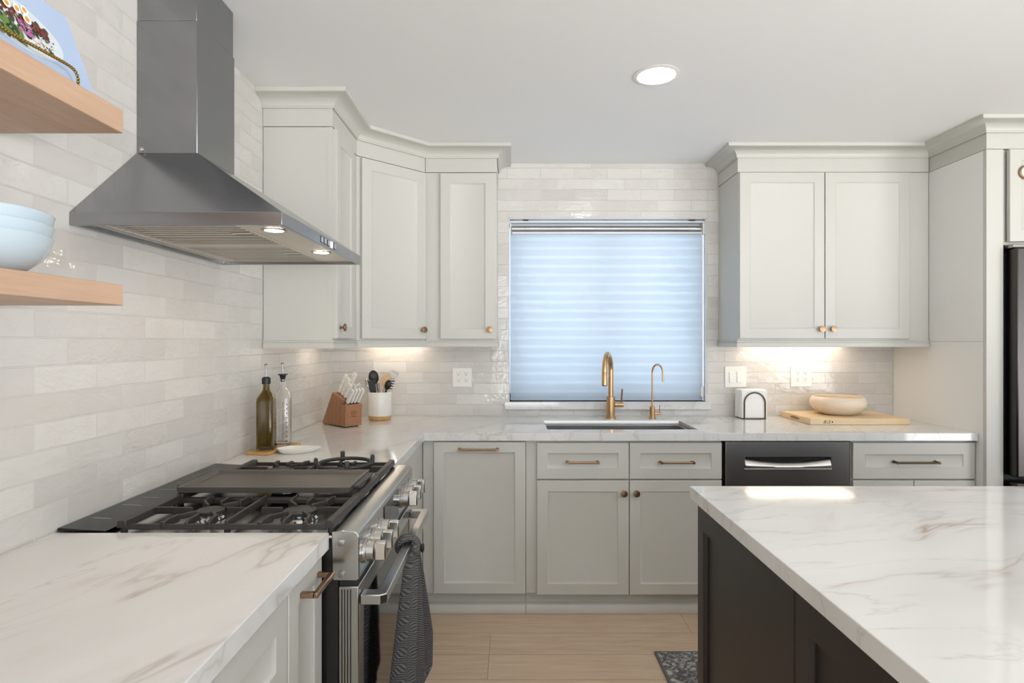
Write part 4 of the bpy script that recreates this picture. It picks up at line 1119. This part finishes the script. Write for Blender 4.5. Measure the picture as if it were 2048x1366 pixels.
bmesh.ops.remove_doubles(mb.bm, verts=mb.bm.verts[:], dist=1e-5)
mk('board', mb, M['oak_x'], t, bevel=.002)
mb = MB(); n = 24
mb.loft([[(bx0-.0004+.0, 3.40+.055*math.cos(2*math.pi*k/n)*f, .932+.0075*math.sin(2*math.pi*k/n)*f) for k in range(n)] for f in (1, .86)] + [[(bx0+.0002, 3.40+.050*math.cos(2*math.pi*k/n)*f, .932+.006*math.sin(2*math.pi*k/n)*f) for k in range(n)] for f in (.86,)])
mk('finger_groove', mb, M['cherry'], t)
def text(s, size, shear=0.0):
    cu = bpy.data.curves.new('lettering', 'FONT'); cu.body = s; cu.size = size; cu.shear = shear; cu.extrude = .0002; cu.resolution_u = 3
    o = bpy.data.objects.new('lettering', cu); COL.objects.link(o)
    dg = bpy.context.evaluated_depsgraph_get(); me = bpy.data.meshes.new_from_object(o.evaluated_get(dg))
    bpy.data.objects.remove(o); return me
mbx = MB()
for s, size, px, pz in (('B', .024, 1.6985, .9225), ('oo', .0105, 1.7145, .9318), ('oo', .0105, 1.7125, .9225), ('S', .024, 1.7255, .9225)):
    me = text(s, size, .35 if len(s) == 1 else .25)
    me.transform(Matrix.Translation((px, by0-.0004, pz)) @ Matrix.Rotation(R(90), 4, 'X')); mbx.bm.from_mesh(me)
mbx.cyl((1.7495, by0-.0002, .930), (1.7495, by0-.0006, .930), .0042, None, 12)
mk('stamp', mbx, M['ink'], t)
wb = (1.886, 3.415)
one('wooden_bowl', MB().lathe([(.001, .001), (.075, .001), (.085, .003), (.120, .022), (.143, .048), (.149, .066), (.146, .084), (.136, .100), (.131, .1035), (.127, .102), (.128, .094), (.136, .078), (.138, .064), (.130, .045), (.108, .024), (.075, .012), (.001, .010)], (wb[0], wb[1], bz1), 72),
    M['bowl_wood'], 'pale turned wooden bowl sitting on the maple cutting board', 'bowl', (wb[0], wb[1], bz1))

# ------------------------------------------------------------------ rug and ceiling lights
mb = MB(); mb.box(.636, 1.826, 2.000, 2.584, .001, .009)
t = one('rug', mb, M['rug'], 'dark grey patterned kitchen runner on the floor beside the island', 'rug', (1.23, 2.29, 0))
mb = MB(Matrix()); mb.cells([.625, .636, 1.826, 1.837], [1.989, 2.0, 2.584, 2.595], .001, .008, lambda i, j: not (i == 1 and j == 1)); mk('binding', mb, M['rug_edge'], t)
def downlight(label, x, y):
    t = thing('ceiling_light', label, 'ceiling light', (x, y, CZ), 'recessed ceiling lights')
    mk('trim_ring', MB().lathe([(.074, -.001), (.092, -.001), (.093, -.003), (.078, -.006), (.074, -.004)], (x, y, CZ), 48, ring=True), M['white_plastic'], t)
    mk('diffuser', MB().lathe([(.0005, -.0015), (.0735, -.0015), (.0735, -.0035), (.0005, -.0035)], (x, y, CZ), 48), M['led_ceiling'], t)
downlight('round recessed ceiling light above the sink run', .588, 2.402)
for lb, x, y in (('added unseen recessed ceiling light above the aisle by the range', .25, .95), ('added unseen recessed ceiling light above the far end of the island', 1.95, 1.1),  # these lamps are out of view, added as light sources
                 ('added unseen recessed ceiling light behind the camera on the left', .1, -.9), ('added unseen recessed ceiling light behind the camera above the island', 1.95, -.9), ('added unseen recessed ceiling light by the added rear window', 3.4, -.9), ('added unseen recessed ceiling light in front of the refrigerator', 3.2, 1.3)):
    downlight(lb, x, y)
